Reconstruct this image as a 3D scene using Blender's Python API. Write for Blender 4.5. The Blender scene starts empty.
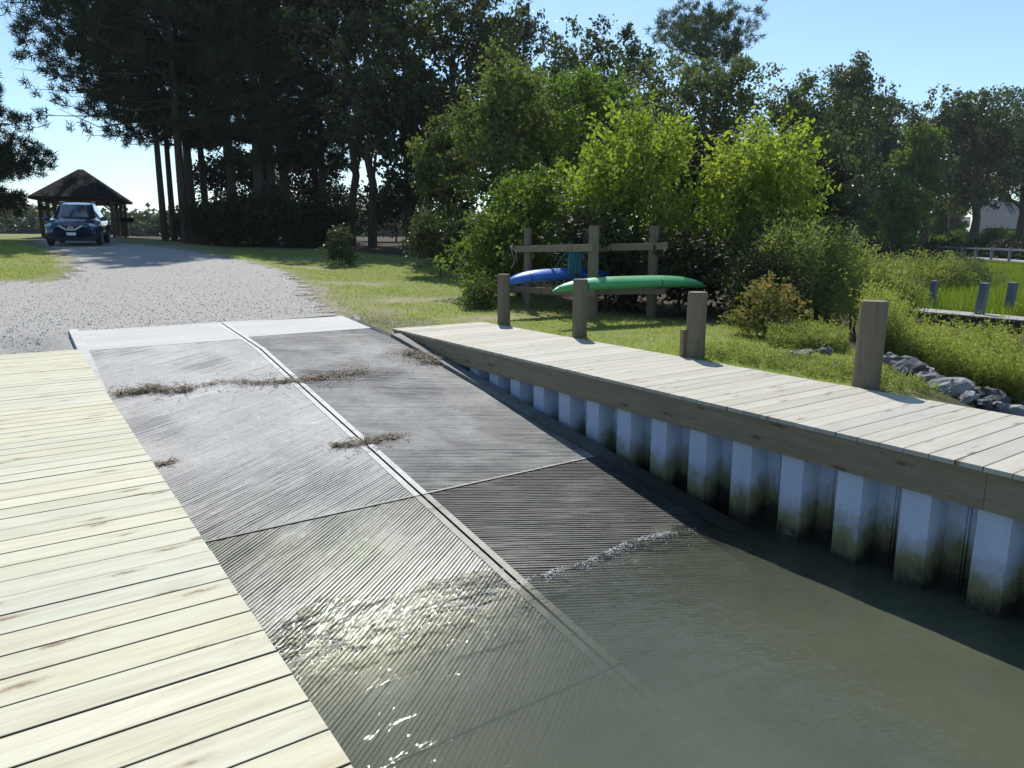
import bpy, math, numpy as np
from mathutils import Vector, Matrix
R = math.radians
PI = math.pi
SC = bpy.context.scene
COL = SC.collection

# ------------------------------------------------------------------ camera, sky, sun, exposure
EYE = 2.73                       # eye height above the water (z = 0); +Y runs up the ramp, +X across it
PITCH, HEAD, FPX = 11.386, 34.432, 725.0
cam = bpy.data.cameras.new('camera'); cam.sensor_width = 36; cam.lens = FPX / 1024 * 36
cam.clip_start = .05; cam.clip_end = 6000
camo = bpy.data.objects.new('camera', cam); COL.objects.link(camo)
camo.location = (0, 0, EYE); camo.rotation_euler = (R(90 - PITCH), 0, R(-HEAD))
SC.camera = camo

SUN_AZ, SUN_EL = 30.0, 50.0      # azimuth clockwise from +Y
W = bpy.data.worlds.new('World'); SC.world = W; W.use_nodes = True
wn = W.node_tree; wn.nodes.clear()
sky = wn.nodes.new('ShaderNodeTexSky'); sky.sky_type = 'NISHITA'; sky.sun_disc = False
sky.sun_elevation = R(SUN_EL); sky.sun_rotation = R(SUN_AZ)
sky.air_density = 1.0; sky.dust_density = 0.4; sky.ozone_density = 1.8; sky.altitude = 0
bg = wn.nodes.new('ShaderNodeBackground'); bg.inputs[1].default_value = .125
wo = wn.nodes.new('ShaderNodeOutputWorld')
tn = wn.nodes.new('ShaderNodeMix'); tn.data_type = 'RGBA'; tn.blend_type = 'MULTIPLY'; tn.inputs[0].default_value = 1; tn.inputs[7].default_value = (.88, 1.0, 1.05, 1)
wn.links.new(sky.outputs[0], tn.inputs[6]); wn.links.new(tn.outputs[2], bg.inputs[0]); wn.links.new(bg.outputs[0], wo.inputs[0])
sl = bpy.data.lights.new('sun', 'SUN'); sl.energy = 4.6; sl.angle = R(.5); sl.color = (1, .965, .91)
so = bpy.data.objects.new('sun', sl); COL.objects.link(so)
sd = Vector((math.sin(R(SUN_AZ)) * math.cos(R(SUN_EL)), math.cos(R(SUN_AZ)) * math.cos(R(SUN_EL)), math.sin(R(SUN_EL))))
so.rotation_euler = sd.to_track_quat('Z', 'Y').to_euler(); so.location = sd * 50
SC.view_settings.view_transform = 'Standard'; SC.view_settings.look = 'None'
SC.view_settings.exposure = .25; SC.view_settings.gamma = 1; SC.view_settings.use_curve_mapping = False

# ------------------------------------------------------------------ picture -> place helpers
_p, _h = R(PITCH), R(HEAD)
def ray(u, v):
    a, b = (u - 512) / FPX, (v - 384) / FPX
    y, z = math.cos(_p) - b * math.sin(_p), -math.sin(_p) - b * math.cos(_p)
    return np.array([a * math.cos(_h) + y * math.sin(_h), -a * math.sin(_h) + y * math.cos(_h), z])
def at(u, v, z):
    q = ray(u, v); return q * ((z - EYE) / q[2]) + [0, 0, EYE]
def gp(u, d):
    a = (u - 512) / 740 * d      # d is the depth along the view, a the sideways offset
    return d * math.sin(_h) + a * math.cos(_h), d * math.cos(_h) - a * math.sin(_h)
def hz(v, d):                    # height of a thing seen at row v at distance d
    return EYE + (238 - v) / FPX * d

# ------------------------------------------------------------------ mesh helpers
class MB:
    def __init__(s): s.v = []; s.f = []; s.n = 0; s.t = []
    def add(s, V, F, tint=0.5):
        V = np.asarray(V, float).reshape(-1, 3)
        s.v.append(V); s.f += [tuple(int(i) + s.n for i in f) for f in F]; s.n += len(V)
        s.t.append(np.full(len(V), tint, float) if np.isscalar(tint) else np.asarray(tint, float))
        return s
    def box(s, x0, x1, y0, y1, z0, z1, tint=.5, M=None, bev=0):
        if bev > 0:
            b = bev
            o = lambda x0, x1, y0, y1, z: [(x0, y0, z), (x1, y0, z), (x1, y1, z), (x0, y1, z)]
            V = o(x0 + b, x1 - b, y0 + b, y1 - b, z0) + o(x0, x1, y0, y1, z0 + b) + o(x0, x1, y0, y1, z1 - b) + o(x0 + b, x1 - b, y0 + b, y1 - b, z1)
            F = [(3, 2, 1, 0), (12, 13, 14, 15)]
            for k in range(3):
                for i in range(4):
                    j = (i + 1) % 4; F.append((4 * k + i, 4 * k + j, 4 * k + 4 + j, 4 * k + 4 + i))
        else:
            V = [(x0, y0, z0), (x1, y0, z0), (x1, y1, z0), (x0, y1, z0), (x0, y0, z1), (x1, y0, z1), (x1, y1, z1), (x0, y1, z1)]
            F = [(3, 2, 1, 0), (4, 5, 6, 7), (0, 1, 5, 4), (1, 2, 6, 5), (2, 3, 7, 6), (3, 0, 4, 7)]
        V = np.array(V, float)
        if M is not None: V = np.array([M @ Vector(p) for p in V])
        return s.add(V, F, tint)
    def bar(s, a, b, w, h, tint=.5, bev=0):
        a, b = Vector(a), Vector(b); L = (b - a).length
        z = Vector((0, 0, 1)); d = (b - a).normalized()
        if abs(d.z) > .95: z = Vector((0, 1, 0))
        x = d.cross(z).normalized(); zz = x.cross(d).normalized()
        M = Matrix.Translation(a) @ Matrix((x, d, zz)).transposed().to_4x4()
        return s.box(-w / 2, w / 2, 0, L, -h / 2, h / 2, tint, M, bev)
    def tube(s, P, Rr, n=8, tint=.5, cap=True):
        P = [Vector(p) for p in P]; V = []; F = []; m = len(P)
        if np.isscalar(Rr): Rr = [Rr] * m
        up = Vector((.3, .2, 1)).normalized()
        for i in range(m):
            d = (P[min(i + 1, m - 1)] - P[max(i - 1, 0)]).normalized()
            u = d.cross(up)
            if u.length < .1: u = d.cross(Vector((1, 0, 0)))
            u.normalize(); w = d.cross(u)
            for k in range(n):
                a = 2 * PI * k / n
                V.append(P[i] + (u * math.cos(a) + w * math.sin(a)) * Rr[i])
        for i in range(m - 1):
            for k in range(n):
                F.append((i * n + k, i * n + (k + 1) % n, (i + 1) * n + (k + 1) % n, (i + 1) * n + k))
        if cap: F += [tuple(range(n)), tuple(range((m - 1) * n, m * n))[::-1]]
        return s.add([tuple(q) for q in V], F, tint)
    def ell(s, c, r, nu=10, nv=7, tint=.5, M=None):
        V = [(0, 0, -1)]; F = []
        for j in range(1, nv):
            t = PI * j / nv
            V += [(math.sin(t) * math.cos(2 * PI * i / nu), math.sin(t) * math.sin(2 * PI * i / nu), -math.cos(t)) for i in range(nu)]
        V.append((0, 0, 1)); e = len(V) - 1
        for i in range(nu): F.append((0, 1 + (i + 1) % nu, 1 + i)); F.append((e, e - nu + i, e - nu + (i + 1) % nu))
        for j in range(nv - 2):
            for i in range(nu):
                a = 1 + j * nu; F.append((a + i, a + (i + 1) % nu, a + nu + (i + 1) % nu, a + nu + i))
        V = np.array(V) * r
        if M is not None: V = np.array([M.to_3x3() @ Vector(p) for p in V])
        return s.add(V + np.array(c), F, tint)
    def build(s, name, mat, parent=None, smooth=False, auto=None):
        V = np.concatenate(s.v); me = bpy.data.meshes.new(name)
        me.from_pydata(V.tolist(), [], s.f)
        a = me.attributes.new('tint', 'FLOAT', 'POINT'); a.data.foreach_set('value', np.concatenate(s.t).astype('f'))
        me.materials.append(mat)
        if smooth: me.polygons.foreach_set('use_smooth', [True] * len(me.polygons))
        me.update(); o = bpy.data.objects.new(name, me); COL.objects.link(o)
        if parent: o.parent = parent
        return o

def raw(name, V, F, mat, parent=None, tint=None, smooth=False, attrs={}):
    """one mesh from arrays; F is (n,3) or (n,4)"""
    V = np.asarray(V, 'f'); F = np.asarray(F, 'i'); k = F.shape[1]
    me = bpy.data.meshes.new(name); me.vertices.add(len(V)); me.vertices.foreach_set('co', V.ravel())
    me.loops.add(F.size); me.loops.foreach_set('vertex_index', F.ravel())
    me.polygons.add(len(F)); me.polygons.foreach_set('loop_start', np.arange(0, F.size, k, dtype='i'))
    me.polygons.foreach_set('loop_total', np.full(len(F), k, 'i'))
    me.polygons.foreach_set('use_smooth', np.full(len(F), smooth))
    if tint is not None: attrs = dict(attrs, tint=tint)
    for n, d in attrs.items():
        a = me.attributes.new(n, 'FLOAT', 'POINT'); a.data.foreach_set('value', np.asarray(d, 'f'))
    me.materials.append(mat); me.update(calc_edges=True); me.validate()
    o = bpy.data.objects.new(name, me); COL.objects.link(o)
    if parent: o.parent = parent
    return o
def grid(xs, ys, zf):
    X, Y = np.meshgrid(xs, ys); V = np.stack([X, Y, zf(X, Y)], -1).reshape(-1, 3)
    nx, ny = len(xs), len(ys); i = (np.arange(ny - 1)[:, None] * nx + np.arange(nx - 1)[None]).ravel()
    return V, np.stack([i, i + 1, i + nx + 1, i + nx], 1)
def thing(name, label, cat, loc=(0, 0, 0), rz=0, group=None):
    o = bpy.data.objects.new(name, None); COL.objects.link(o); o.location = loc; o.rotation_euler = (0, 0, rz)
    o.empty_display_size = .2
    return tag(o, label, cat, group)
def tag(o, label, cat, group=None, kind=None):
    if label: o['label'] = label
    if cat: o['category'] = cat
    if group: o['group'] = group
    if kind: o['kind'] = kind
    return o
def structure(o): o['kind'] = 'structure'; return o
def dup(root, loc, rz=None, label=None, scale=None):
    r = root.copy(); COL.objects.link(r); r.location = loc
    if rz is not None: r.rotation_euler = (0, 0, rz)
    if scale is not None: r.scale = (scale, scale, scale) if np.isscalar(scale) else scale
    if label: r['label'] = label
    for ch in list(root.children):
        c = ch.copy(); COL.objects.link(c); c.parent = r
        for g in ch.children:
            e = g.copy(); COL.objects.link(e); e.parent = c
    return r
def smooth01(x, a, b):
    t = np.clip((x - a) / (b - a), 0, 1); return t * t * (3 - 2 * t)
def vnoise(x, y, s, seed=0):
    """cheap value noise"""
    x = np.asarray(x, float) / s; y = np.asarray(y, float) / s
    xi, yi = np.floor(x), np.floor(y); fx, fy = x - xi, y - yi
    def h(a, b): q = np.sin(a * 127.1 + b * 311.7 + seed * 74.7) * 43758.5453; return q - np.floor(q)
    fx, fy = fx * fx * (3 - 2 * fx), fy * fy * (3 - 2 * fy)
    return (h(xi, yi) * (1 - fx) + h(xi + 1, yi) * fx) * (1 - fy) + (h(xi, yi + 1) * (1 - fx) + h(xi + 1, yi + 1) * fx) * fy

# ------------------------------------------------------------------ material helpers
class NT:
    def __init__(s, name):
        s.m = bpy.data.materials.new(name); s.m.use_nodes = True; s.t = s.m.node_tree; s.t.nodes.clear()
        s.out = s.new('ShaderNodeOutputMaterial'); s._co = None
    def new(s, k, **kw):
        n = s.t.nodes.new(k)
        for a, b in kw.items(): setattr(n, a, b)
        return n
    def link(s, a, b):
        if isinstance(a, (int, float)): b.default_value = a
        elif isinstance(a, tuple): b.default_value = (*a, 1) if len(a) == 3 and len(b.default_value) == 4 else a
        else: s.t.links.new(a, b)
    def co(s, scale=(1, 1, 1), rot=(0, 0, 0), loc=(0, 0, 0), src='Object'):
        if s._co is None: s._co = s.new('ShaderNodeTexCoord')
        m = s.new('ShaderNodeMapping'); m.inputs[1].default_value = loc; m.inputs[2].default_value = rot; m.inputs[3].default_value = scale
        s.t.links.new(s._co.outputs[src], m.inputs[0]); return m.outputs[0]
    def wpos(s, scale=(1, 1, 1), rot=(0, 0, 0)):
        g = s.new('ShaderNodeNewGeometry'); m = s.new('ShaderNodeMapping'); m.inputs[2].default_value = rot; m.inputs[3].default_value = scale
        s.t.links.new(g.outputs[0], m.inputs[0]); return m.outputs[0]
    def noise(s, vec, scale, det=4, rough=.55, dist=0):
        n = s.new('ShaderNodeTexNoise'); n.inputs['Scale'].default_value = scale; n.inputs['Detail'].default_value = det
        n.inputs['Roughness'].default_value = rough; n.inputs['Distortion'].default_value = dist; s.link(vec, n.inputs['Vector']); return n.outputs[0]
    def voro(s, vec, scale, out=0, rnd=1):
        n = s.new('ShaderNodeTexVoronoi'); n.inputs['Scale'].default_value = scale; n.inputs['Randomness'].default_value = rnd
        s.link(vec, n.inputs['Vector']); return n.outputs[out]
    def ramp(s, f, *st):
        n = s.new('ShaderNodeValToRGB'); e = n.color_ramp.elements
        while len(e) < len(st): e.new(.5)
        for i, (p, c) in enumerate(st):
            e[i].position = p; e[i].color = (c, c, c, 1) if np.isscalar(c) else (*c, 1)
        s.link(f, n.inputs[0]); return n.outputs[0]
    def mix(s, f, a, b, mode='MIX'):
        n = s.new('ShaderNodeMix', data_type='RGBA', blend_type=mode); s.link(f, n.inputs[0]); s.link(a, n.inputs[6]); s.link(b, n.inputs[7]); return n.outputs[2]
    def math(s, op, a, b=0, c=0, clamp=False):
        n = s.new('ShaderNodeMath', operation=op, use_clamp=clamp); s.link(a, n.inputs[0]); s.link(b, n.inputs[1]); s.link(c, n.inputs[2]); return n.outputs[0]
    def attr(s, name='tint'):
        n = s.new('ShaderNodeAttribute', attribute_name=name); return n.outputs['Fac']
    def sep(s, vec):
        n = s.new('ShaderNodeSeparateXYZ'); s.link(vec, n.inputs[0]); return n.outputs
    def bump(s, h, strength, dist=.01, normal=None):
        n = s.new('ShaderNodeBump'); n.inputs['Strength'].default_value = strength; n.inputs['Distance'].default_value = dist
        s.link(h, n.inputs['Height'])
        if normal is not None: s.link(normal, n.inputs['Normal'])
        return n.outputs[0]
    def bsdf(s, col, rough=.6, normal=None, metal=0, spec=.5, coat=0):
        n = s.new('ShaderNodeBsdfPrincipled'); s.link(col, n.inputs['Base Color']); s.link(rough, n.inputs['Roughness']); s.link(metal, n.inputs['Metallic'])
        n.inputs['Specular IOR Level'].default_value = spec; n.inputs['Coat Weight'].default_value = coat; n.inputs['Coat Roughness'].default_value = .05
        if normal is not None: s.link(normal, n.inputs['Normal'])
        return n.outputs[0]
    def done(s, sh): s.t.links.new(sh, s.out.inputs[0]); return s.m

def plain(name, col, rough=.6, metal=0, spec=.5, var=.25, scale=8, bump=0, coat=0):
    n = NT(name); f = n.noise(n.co(), scale, 4)
    c = n.ramp(f, (.3, tuple(x * (1 - var) for x in col)), (.7, tuple(min(1, x * (1 + var)) for x in col)))
    nm = n.bump(f, bump, .01) if bump else None
    return n.done(n.bsdf(c, rough, nm, metal, spec, coat))

def wood(name, cols, axis='x', knots=True, grain=.35, rough=.7, bumps=.25, dirt=None):
    """plank wood: 'tint' picks the board, grain runs along axis"""
    n = NT(name); st = {'x': (.8, 9, 9), 'y': (9, .8, 9), 'z': (9, 9, .8)}[axis]
    t = n.attr()
    off = n.new('ShaderNodeVectorMath', operation='ADD'); n.t.links.new(n.co(), off.inputs[0])
    cmb = n.new('ShaderNodeCombineXYZ'); k = n.math('MULTIPLY', t, 37.0)
    for i in range(3): n.t.links.new(k, cmb.inputs[i])
    n.t.links.new(cmb.outputs[0], off.inputs[1])
    def vec(sc):
        m = n.new('ShaderNodeMapping'); m.inputs[3].default_value = sc; n.t.links.new(off.outputs[0], m.inputs[0]); return m.outputs[0]
    f1 = n.noise(vec(st), 2.2, 6, .6, .8); f2 = n.noise(vec(tuple(3 * q for q in st)), 3.5, 3, .6)
    f3 = n.noise(vec((1.3, 1.3, 1.3)), 1.2, 3)
    base = n.ramp(t, *[(i / (len(cols) - 1), c) for i, c in enumerate(cols)])
    c = n.mix(n.ramp(f1, (.42, 0), (.72, grain)), base, n.mix(1, base, (.55, .45, .33), 'MULTIPLY'))
    c = n.mix(n.ramp(f2, (.5, 0), (.8, grain * .8)), c, n.mix(1, c, (.7, .64, .55), 'MULTIPLY'))
    c = n.mix(n.ramp(f3, (.35, 0), (.75, .35)), c, n.mix(1, c, (.8, .84, .8), 'MULTIPLY'))
    if knots:
        sx_, sy_, sz_ = n.sep(vec((1, 1, 1))); al, acr = {'x': (sx_, sy_), 'y': (sy_, sz_), 'z': (sz_, sx_)}[axis]
        nd = n.math('MULTIPLY', n.math('SUBTRACT', n.noise(vec((9, 9, 9)), 3, 3), .5), .22)
        cb = n.new('ShaderNodeCombineXYZ'); n.link(n.math('ADD', n.math('MULTIPLY', al, 1.5), nd), cb.inputs[0]); n.link(n.math('ADD', n.math('MULTIPLY', acr, 5.4), nd), cb.inputs[1])
        vn = n.new('ShaderNodeTexVoronoi', voronoi_dimensions='2D'); vn.inputs['Scale'].default_value = 1; n.t.links.new(cb.outputs[0], vn.inputs['Vector'])
        kr = n.sep(vn.outputs['Color'])[0]; dd_ = n.math('ADD', vn.outputs['Distance'], n.math('MULTIPLY', n.ramp(kr, (.30, 0), (.75, 1)), .2)); kk = n.ramp(dd_, (.05, 1), (.09, .4), (.17, 0))
        c = n.mix(n.math('MULTIPLY', kk, .85), c, n.mix(1, c, (.42, .31, .22), 'MULTIPLY'))
    if dirt is not None:
        z = n.sep(n.wpos())[2]; f4 = n.noise(n.wpos(), 5, 4)
        w = n.ramp(n.math('ADD', z, n.math('MULTIPLY', f4, .3)), (dirt[0], 1), (dirt[1], 0)); c = n.mix(w, c, dirt[2])
    nm = n.bump(n.math('ADD', f1, n.math('MULTIPLY', f2, .5)), bumps, .004)
    return n.done(n.bsdf(c, rough, nm, 0, .3))

def leafmat(name, dark, light, trans=.45, hue=None, rough=.45):
    n = NT(name); t = n.attr(); oi = n.new('ShaderNodeObjectInfo')
    tt = n.math('ADD', n.math('MULTIPLY', t, .8), n.math('MULTIPLY', oi.outputs['Random'], .2))
    c = n.ramp(tt, (.05, dark), (.95, light)) if hue is None else n.ramp(tt, (.05, dark), (.8, light), (1., hue))
    p = n.bsdf(c, rough + .15, None, 0, .2)
    tr = n.new('ShaderNodeBsdfTranslucent'); n.link(n.mix(1, c, (1.15, 1.2, .55), 'MULTIPLY'), tr.inputs[0])
    mx = n.new('ShaderNodeMixShader'); mx.inputs[0].default_value = trans
    n.t.links.new(p, mx.inputs[1]); n.t.links.new(tr.outputs[0], mx.inputs[2]); return n.done(mx.outputs[0])

M = {}
M['deck_new'] = wood('new_pine_decking', [(.55, .52, .375), (.61, .57, .42), (.54, .53, .40), (.63, .595, .455), (.595, .555, .415), (.55, .545, .43), (.61, .565, .395)], 'x', grain=.42)
M['deck_grey'] = wood('sun_bleached_decking', [(.40, .37, .295), (.47, .44, .365), (.42, .40, .34), (.50, .465, .395), (.415, .395, .31)], 'x', grain=.35)
M['fascia'] = wood('weathered_fascia', [(.25, .20, .125), (.29, .235, .15)], 'y', grain=.5)
M['post'] = wood('weathered_post', [(.15, .125, .088), (.20, .17, .12)], 'z', knots=False, grain=.7, bumps=.6)
M['rack'] = wood('rack_timber', [(.16, .12, .075), (.24, .19, .12), (.21, .165, .10)], 'x', knots=True, grain=.5)
M['grey_timber'] = wood('silvered_timber', [(.30, .30, .29), (.38, .37, .35)], 'y', grain=.4)
M['under'] = plain('dark_joist', (.05, .04, .028), .8)
def mat_pile():
    n = NT('grey_vinyl_sheet'); p = n.wpos(); x, y, z = n.sep(p)
    f = n.noise(n.wpos((4, 4, 1.2)), 1.6, 5, .65); f2 = n.noise(p, 14, 3)
    base = n.ramp(n.noise(n.wpos((3, 3, .5)), 2, 4), (.3, (.47, .525, .63)), (.75, (.54, .60, .70)))
    fe = n.noise(n.wpos((4, 4, 2.2)), 1.8, 8, .68)
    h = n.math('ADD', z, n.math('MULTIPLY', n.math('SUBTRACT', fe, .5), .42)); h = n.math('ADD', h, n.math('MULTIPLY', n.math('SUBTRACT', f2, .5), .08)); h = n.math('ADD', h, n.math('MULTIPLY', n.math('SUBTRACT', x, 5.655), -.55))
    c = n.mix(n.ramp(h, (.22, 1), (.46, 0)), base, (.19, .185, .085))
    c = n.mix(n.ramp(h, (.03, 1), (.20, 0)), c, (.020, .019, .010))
    sc = n.noise(n.wpos((1, 2, 14)), 1.5, 3); c = n.mix(n.math('MULTIPLY', n.ramp(sc, (.66, 0), (.74, .6)), n.ramp(z, (.5, 1), (.75, 0))), c, (.25, .25, .22))
    return n.done(n.bsdf(c, n.ramp(h, (.2, .75), (.5, .4)), n.bump(f2, .08, .01), 0, .4))
M['pile'] = mat_pile()

def mat_ramp(name, light, dark, lo, hi, ang, wet=0., slime=0., silt=.55, green=0.):
    """grooved concrete: streaks along the grooves, silt in patches, darker where it stays wet"""
    n = NT(name); p = n.wpos(); x, y, z = n.sep(p)
    pr = n.wpos((1, 1, 1), (0, 0, -ang)); 
    m = n.new('ShaderNodeMapping'); m.inputs[3].default_value = (1.0, 2.6, 1); n.t.links.new(pr, m.inputs[0]); ps = m.outputs[0]
    m = n.new('ShaderNodeMapping'); m.inputs[3].default_value = (.35, 11, 1); n.t.links.new(pr, m.inputs[0]); pl_ = m.outputs[0]
    f1 = n.noise(ps, 1.5, 10, .72, .6); f2 = n.noise(p, .9, 10, .68, .5); fl = n.noise(pl_, 1.2, 5, .6, .25); fp = n.noise(p, 2.6, 8, .75, 1.2); f3 = n.noise(p, 22, 4, .7); f4 = n.noise(ps, 6, 4, .6)
    a = n.math('ADD', n.math('MULTIPLY', f1, .45), n.math('MULTIPLY', f2, .55))
    c = n.mix(n.ramp(a, (lo, 0), (hi, 1)), dark, light)
    c = n.mix(n.ramp(f3, (.35, .45), (.65, 0)), c, n.mix(1, c, (.55, .55, .52), 'MULTIPLY'))
    c = n.mix(n.ramp(f4, (.6, 0), (.72, .6)), c, n.mix(1, c, (.45, .45, .42), 'MULTIPLY'))
    c = n.mix(n.ramp(fl, (.63, 0), (.68, .75)), c, n.mix(1, c, (.38, .38, .37), 'MULTIPLY'))
    c = n.mix(n.ramp(fp, (.57, 0), (.68, silt)), c, n.mix(1, c, (1.55, 1.55, 1.5), 'MULTIPLY'))
    if green: c = n.mix(n.math('MULTIPLY', n.ramp(n.noise(p, .75, 6, .6), (.46, 0), (.62, 1)), green), c, n.mix(1, c, (.80, .92, .48), 'MULTIPLY'))
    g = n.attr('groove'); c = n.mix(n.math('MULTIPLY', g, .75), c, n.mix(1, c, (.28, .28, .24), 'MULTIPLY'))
    # always-wet, algae stained toward the waterline
    wl = n.math('ADD', y, n.math('MULTIPLY', n.math('SUBTRACT', f2, .5), 2.2))
    ww = n.ramp(n.math('DIVIDE', wl, 10), (.46, 1), (.72, 0))
    c = n.mix(n.math('MULTIPLY', ww, .55), c, n.mix(1, c, (.62, .64, .44), 'MULTIPLY'))
    if slime: c = n.mix(n.ramp(n.math('DIVIDE', wl, 10), (.55, 1), (.78, 0)), c, (.022, .022, .014))
    r = n.math('SUBTRACT', .72, n.math('MULTIPLY', ww, wet))
    nm = n.bump(n.math('ADD', f3, n.math('MULTIPLY', f4, 1.)), .5, .006)
    return n.done(n.bsdf(c, r, nm, 0, .4))
A_L, A_R = 33, -24
M['ramp_a'] = mat_ramp('grooved_concrete_pale', (.47, .46, .435), (.325, .318, .305), .36, .60, R(A_L - 4), .12)
M['ramp_b'] = mat_ramp('grooved_concrete_silted', (.31, .305, .285), (.125, .125, .122), .44, .62, R(A_R), .14)
M['ramp_c'] = mat_ramp('grooved_concrete_algae', (.36, .36, .335), (.135, .14, .11), .40, .62, R(A_L), .34, silt=.9, green=.6)
M['ramp_d'] = mat_ramp('grooved_concrete_dark', (.105, .11, .095), (.028, .030, .026), .44, .66, R(A_R), .16, silt=.5, green=.3)
def mat_conc(name, a, b):
    n = NT(name); p = n.wpos(); f = n.noise(n.wpos((.6, 3, 1)), 1.4, 5, .6); g = n.noise(p, 30, 3)
    c = n.ramp(f, (.3, a), (.7, b)); c = n.mix(n.ramp(g, (.3, .25), (.6, 0)), c, n.mix(1, c, (.7, .7, .68), 'MULTIPLY'))
    return n.done(n.bsdf(c, .8, n.bump(g, .25, .004), 0, .3))
M['conc'] = mat_conc('broomed_concrete', (.46, .455, .43), (.55, .54, .51))
M['conc_band'] = mat_conc('smooth_concrete_edge', (.42, .42, .40), (.58, .57, .54))
M['joint'] = plain('joint_filler', (.035, .033, .03), .9)
M['curb'] = None

# ------------------------------------------------------------------ the ground
BA, BB = at(904, 252, .9), at(1024, 261, .9)            # line of the far boardwalk
bd = (BA - BB)[:2]; bd = bd / np.hypot(*bd); bnrm = np.array([-bd[1], bd[0]])
if np.dot(bnrm, [BB[0], BB[1]]) < 0: bnrm = -bnrm
def rampz(y):
    y = np.asarray(y, float); return np.where(y < 11.5, .145 * (y - 4.4), 1.0295 + .07 * (y - 11.5))
def G(x, y):
    x = np.asarray(x, float); y = np.asarray(y, float)
    s = y + .25 * np.abs(x - 2)
    land = 1.10 + .068 * np.clip(s - 13, 0, 18) + .025 * np.clip(s - 31, 0, 22) + .006 * np.clip(s - 53, 0, 60)
    # lawn on the right of the ramp stays low and dips to the bank
    r = smooth01(x, 5.5, 9); lowr = 1.12 + .055 * np.clip(y - 13.5, 0, 20) + .02 * np.clip(y - 33, 0, 30)
    land = land * (1 - r) + lowr * r
    land = land + .05 * (vnoise(x, y, 5, 1) - .5) * smooth01(y, 13, 18) + .04 * (vnoise(x, y, 1.4, 2) - .5) * r * smooth01(x, 7.8, 9)
    m = smooth01(x - (1.08 * y + 4.4), -1.5, 3.2) * smooth01(x, 6.5, 8)
    marsh = .30 + .10 * (vnoise(x, y, 3, 5) - .5)
    b = (x - BB[0]) * bnrm[0] + (y - BB[1]) * bnrm[1]
    marsh = marsh + 1.35 * smooth01(b, 2.5, 12)
    z = land * (1 - m) + marsh * m
    # basin under the ramp and the water
    inb = (1 - smooth01(x, 6.0, 6.6)) * smooth01(x, -1.2, .2) * (1 - smooth01(y, 13.2, 14.0))
    z = z * (1 - inb) + (rampz(y) - .25) * inb
    inw = (1 - smooth01(x, -1.6, -.9)) * (1 - smooth01(y, 6, 11))
    z = z * (1 - inw) + np.minimum(z, -.7) * inw
    inw = (1 - smooth01(y, -4, -1.5)); z = z * (1 - inw) + np.minimum(z, -.9) * inw
    return z
def hitG(u, v, far=400):
    q = ray(u, v); t = np.concatenate([np.linspace(3, 80, 4000), np.linspace(80, far, 3000)])
    P = q[None] * t[:, None] + [0, 0, EYE]; k = np.argmax(P[:, 2] < G(P[:, 0], P[:, 1])); return P[k] if k else P[-1]
def gz(x, y): return float(G(x, y))

def mat_ground():
    n = NT('lawn_soil'); p = n.wpos(); f = n.noise(p, .35, 5, .6); g = n.noise(p, 3.2, 5, .65); h = n.noise(p, 40, 3, .7)
    c = n.ramp(g, (.3, (.17, .21, .055)), (.55, (.225, .25, .08)), (.8, (.30, .275, .12)))
    c = n.mix(n.ramp(f, (.52, 0), (.76, .7)), c, (.24, .205, .095))
    c = n.mix(n.attr('bare'), c, n.ramp(g, (.3, (.30, .25, .17)), (.7, (.42, .37, .28))))
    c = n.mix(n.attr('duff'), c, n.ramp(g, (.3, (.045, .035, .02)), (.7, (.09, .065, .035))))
    c = n.mix(n.ramp(h, (.35, .55), (.65, 0)), c, n.mix(1, c, (.45, .45, .4), 'MULTIPLY'))
    return n.done(n.bsdf(c, .9, n.bump(h, .6, .02), 0, .15))
xs = np.unique(np.concatenate([-np.geomspace(14, 1500, 26)[::-1], np.arange(-14, 24.01, .28), np.arange(24, 90, 1.6), np.geomspace(90, 1500, 22)]))
ys = np.unique(np.concatenate([-np.geomspace(8, 1500, 14)[::-1], np.arange(-8, 46, .28), np.arange(46, 110, 1.6), np.geomspace(110, 1500, 22)]))
V, F = grid(xs, ys, G)
# gravel lot outline (traced on the ground), soft edge
GP = [hitG(*q)[:2] for q in ((-90, 292), (0, 283), (45, 282), (64, 277), (74, 268), (70, 258), (58, 251), (44, 247), (30, 243))]
GP += [tuple(np.array(gp(66, 47))), tuple(np.array(gp(118, 47)))]
GP += [hitG(*q)[:2] for q in ((122, 243), (160, 247), (205, 254), (250, 262), (283, 271), (303, 284), (316, 300), (338, 316))]
GP += [(6.3, 12.6), (5.5, 12.2), (5.5, 12.0), (-1.5, 12.0), (-9, 11.2), (-16, 11.5)]
GP = np.array(GP)
def sdist(P, poly):
    """signed distance, positive inside"""
    P = np.asarray(P, float)[:, :2]; d = np.full(len(P), 1e9); ins = np.zeros(len(P), bool)
    for i in range(len(poly)):
        a, b = poly[i], poly[(i + 1) % len(poly)]; ab = b - a
        t = np.clip(((P - a) @ ab) / (ab @ ab), 0, 1); d = np.minimum(d, np.hypot(*(P - a - t[:, None] * ab).T))
        c = ((a[1] > P[:, 1]) != (b[1] > P[:, 1])) & (P[:, 0] < (b[0] - a[0]) * (P[:, 1] - a[1]) / (b[1] - a[1] + 1e-12) + a[0]); ins ^= c
    return np.where(ins, d, -d)
sg = sdist(V, GP)
bare = np.exp(-np.clip(-sg, 0, 9) / 1.2) * .9 * np.clip(vnoise(V[:, 0], V[:, 1], 1.6, 3) * 1.6 - .35, 0, 1)
BP = [hitG(*q)[:2] for q in ((350, 284), (395, 300), (300, 259), (490, 318), (430, 300), (360, 312), (320, 268))]
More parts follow.
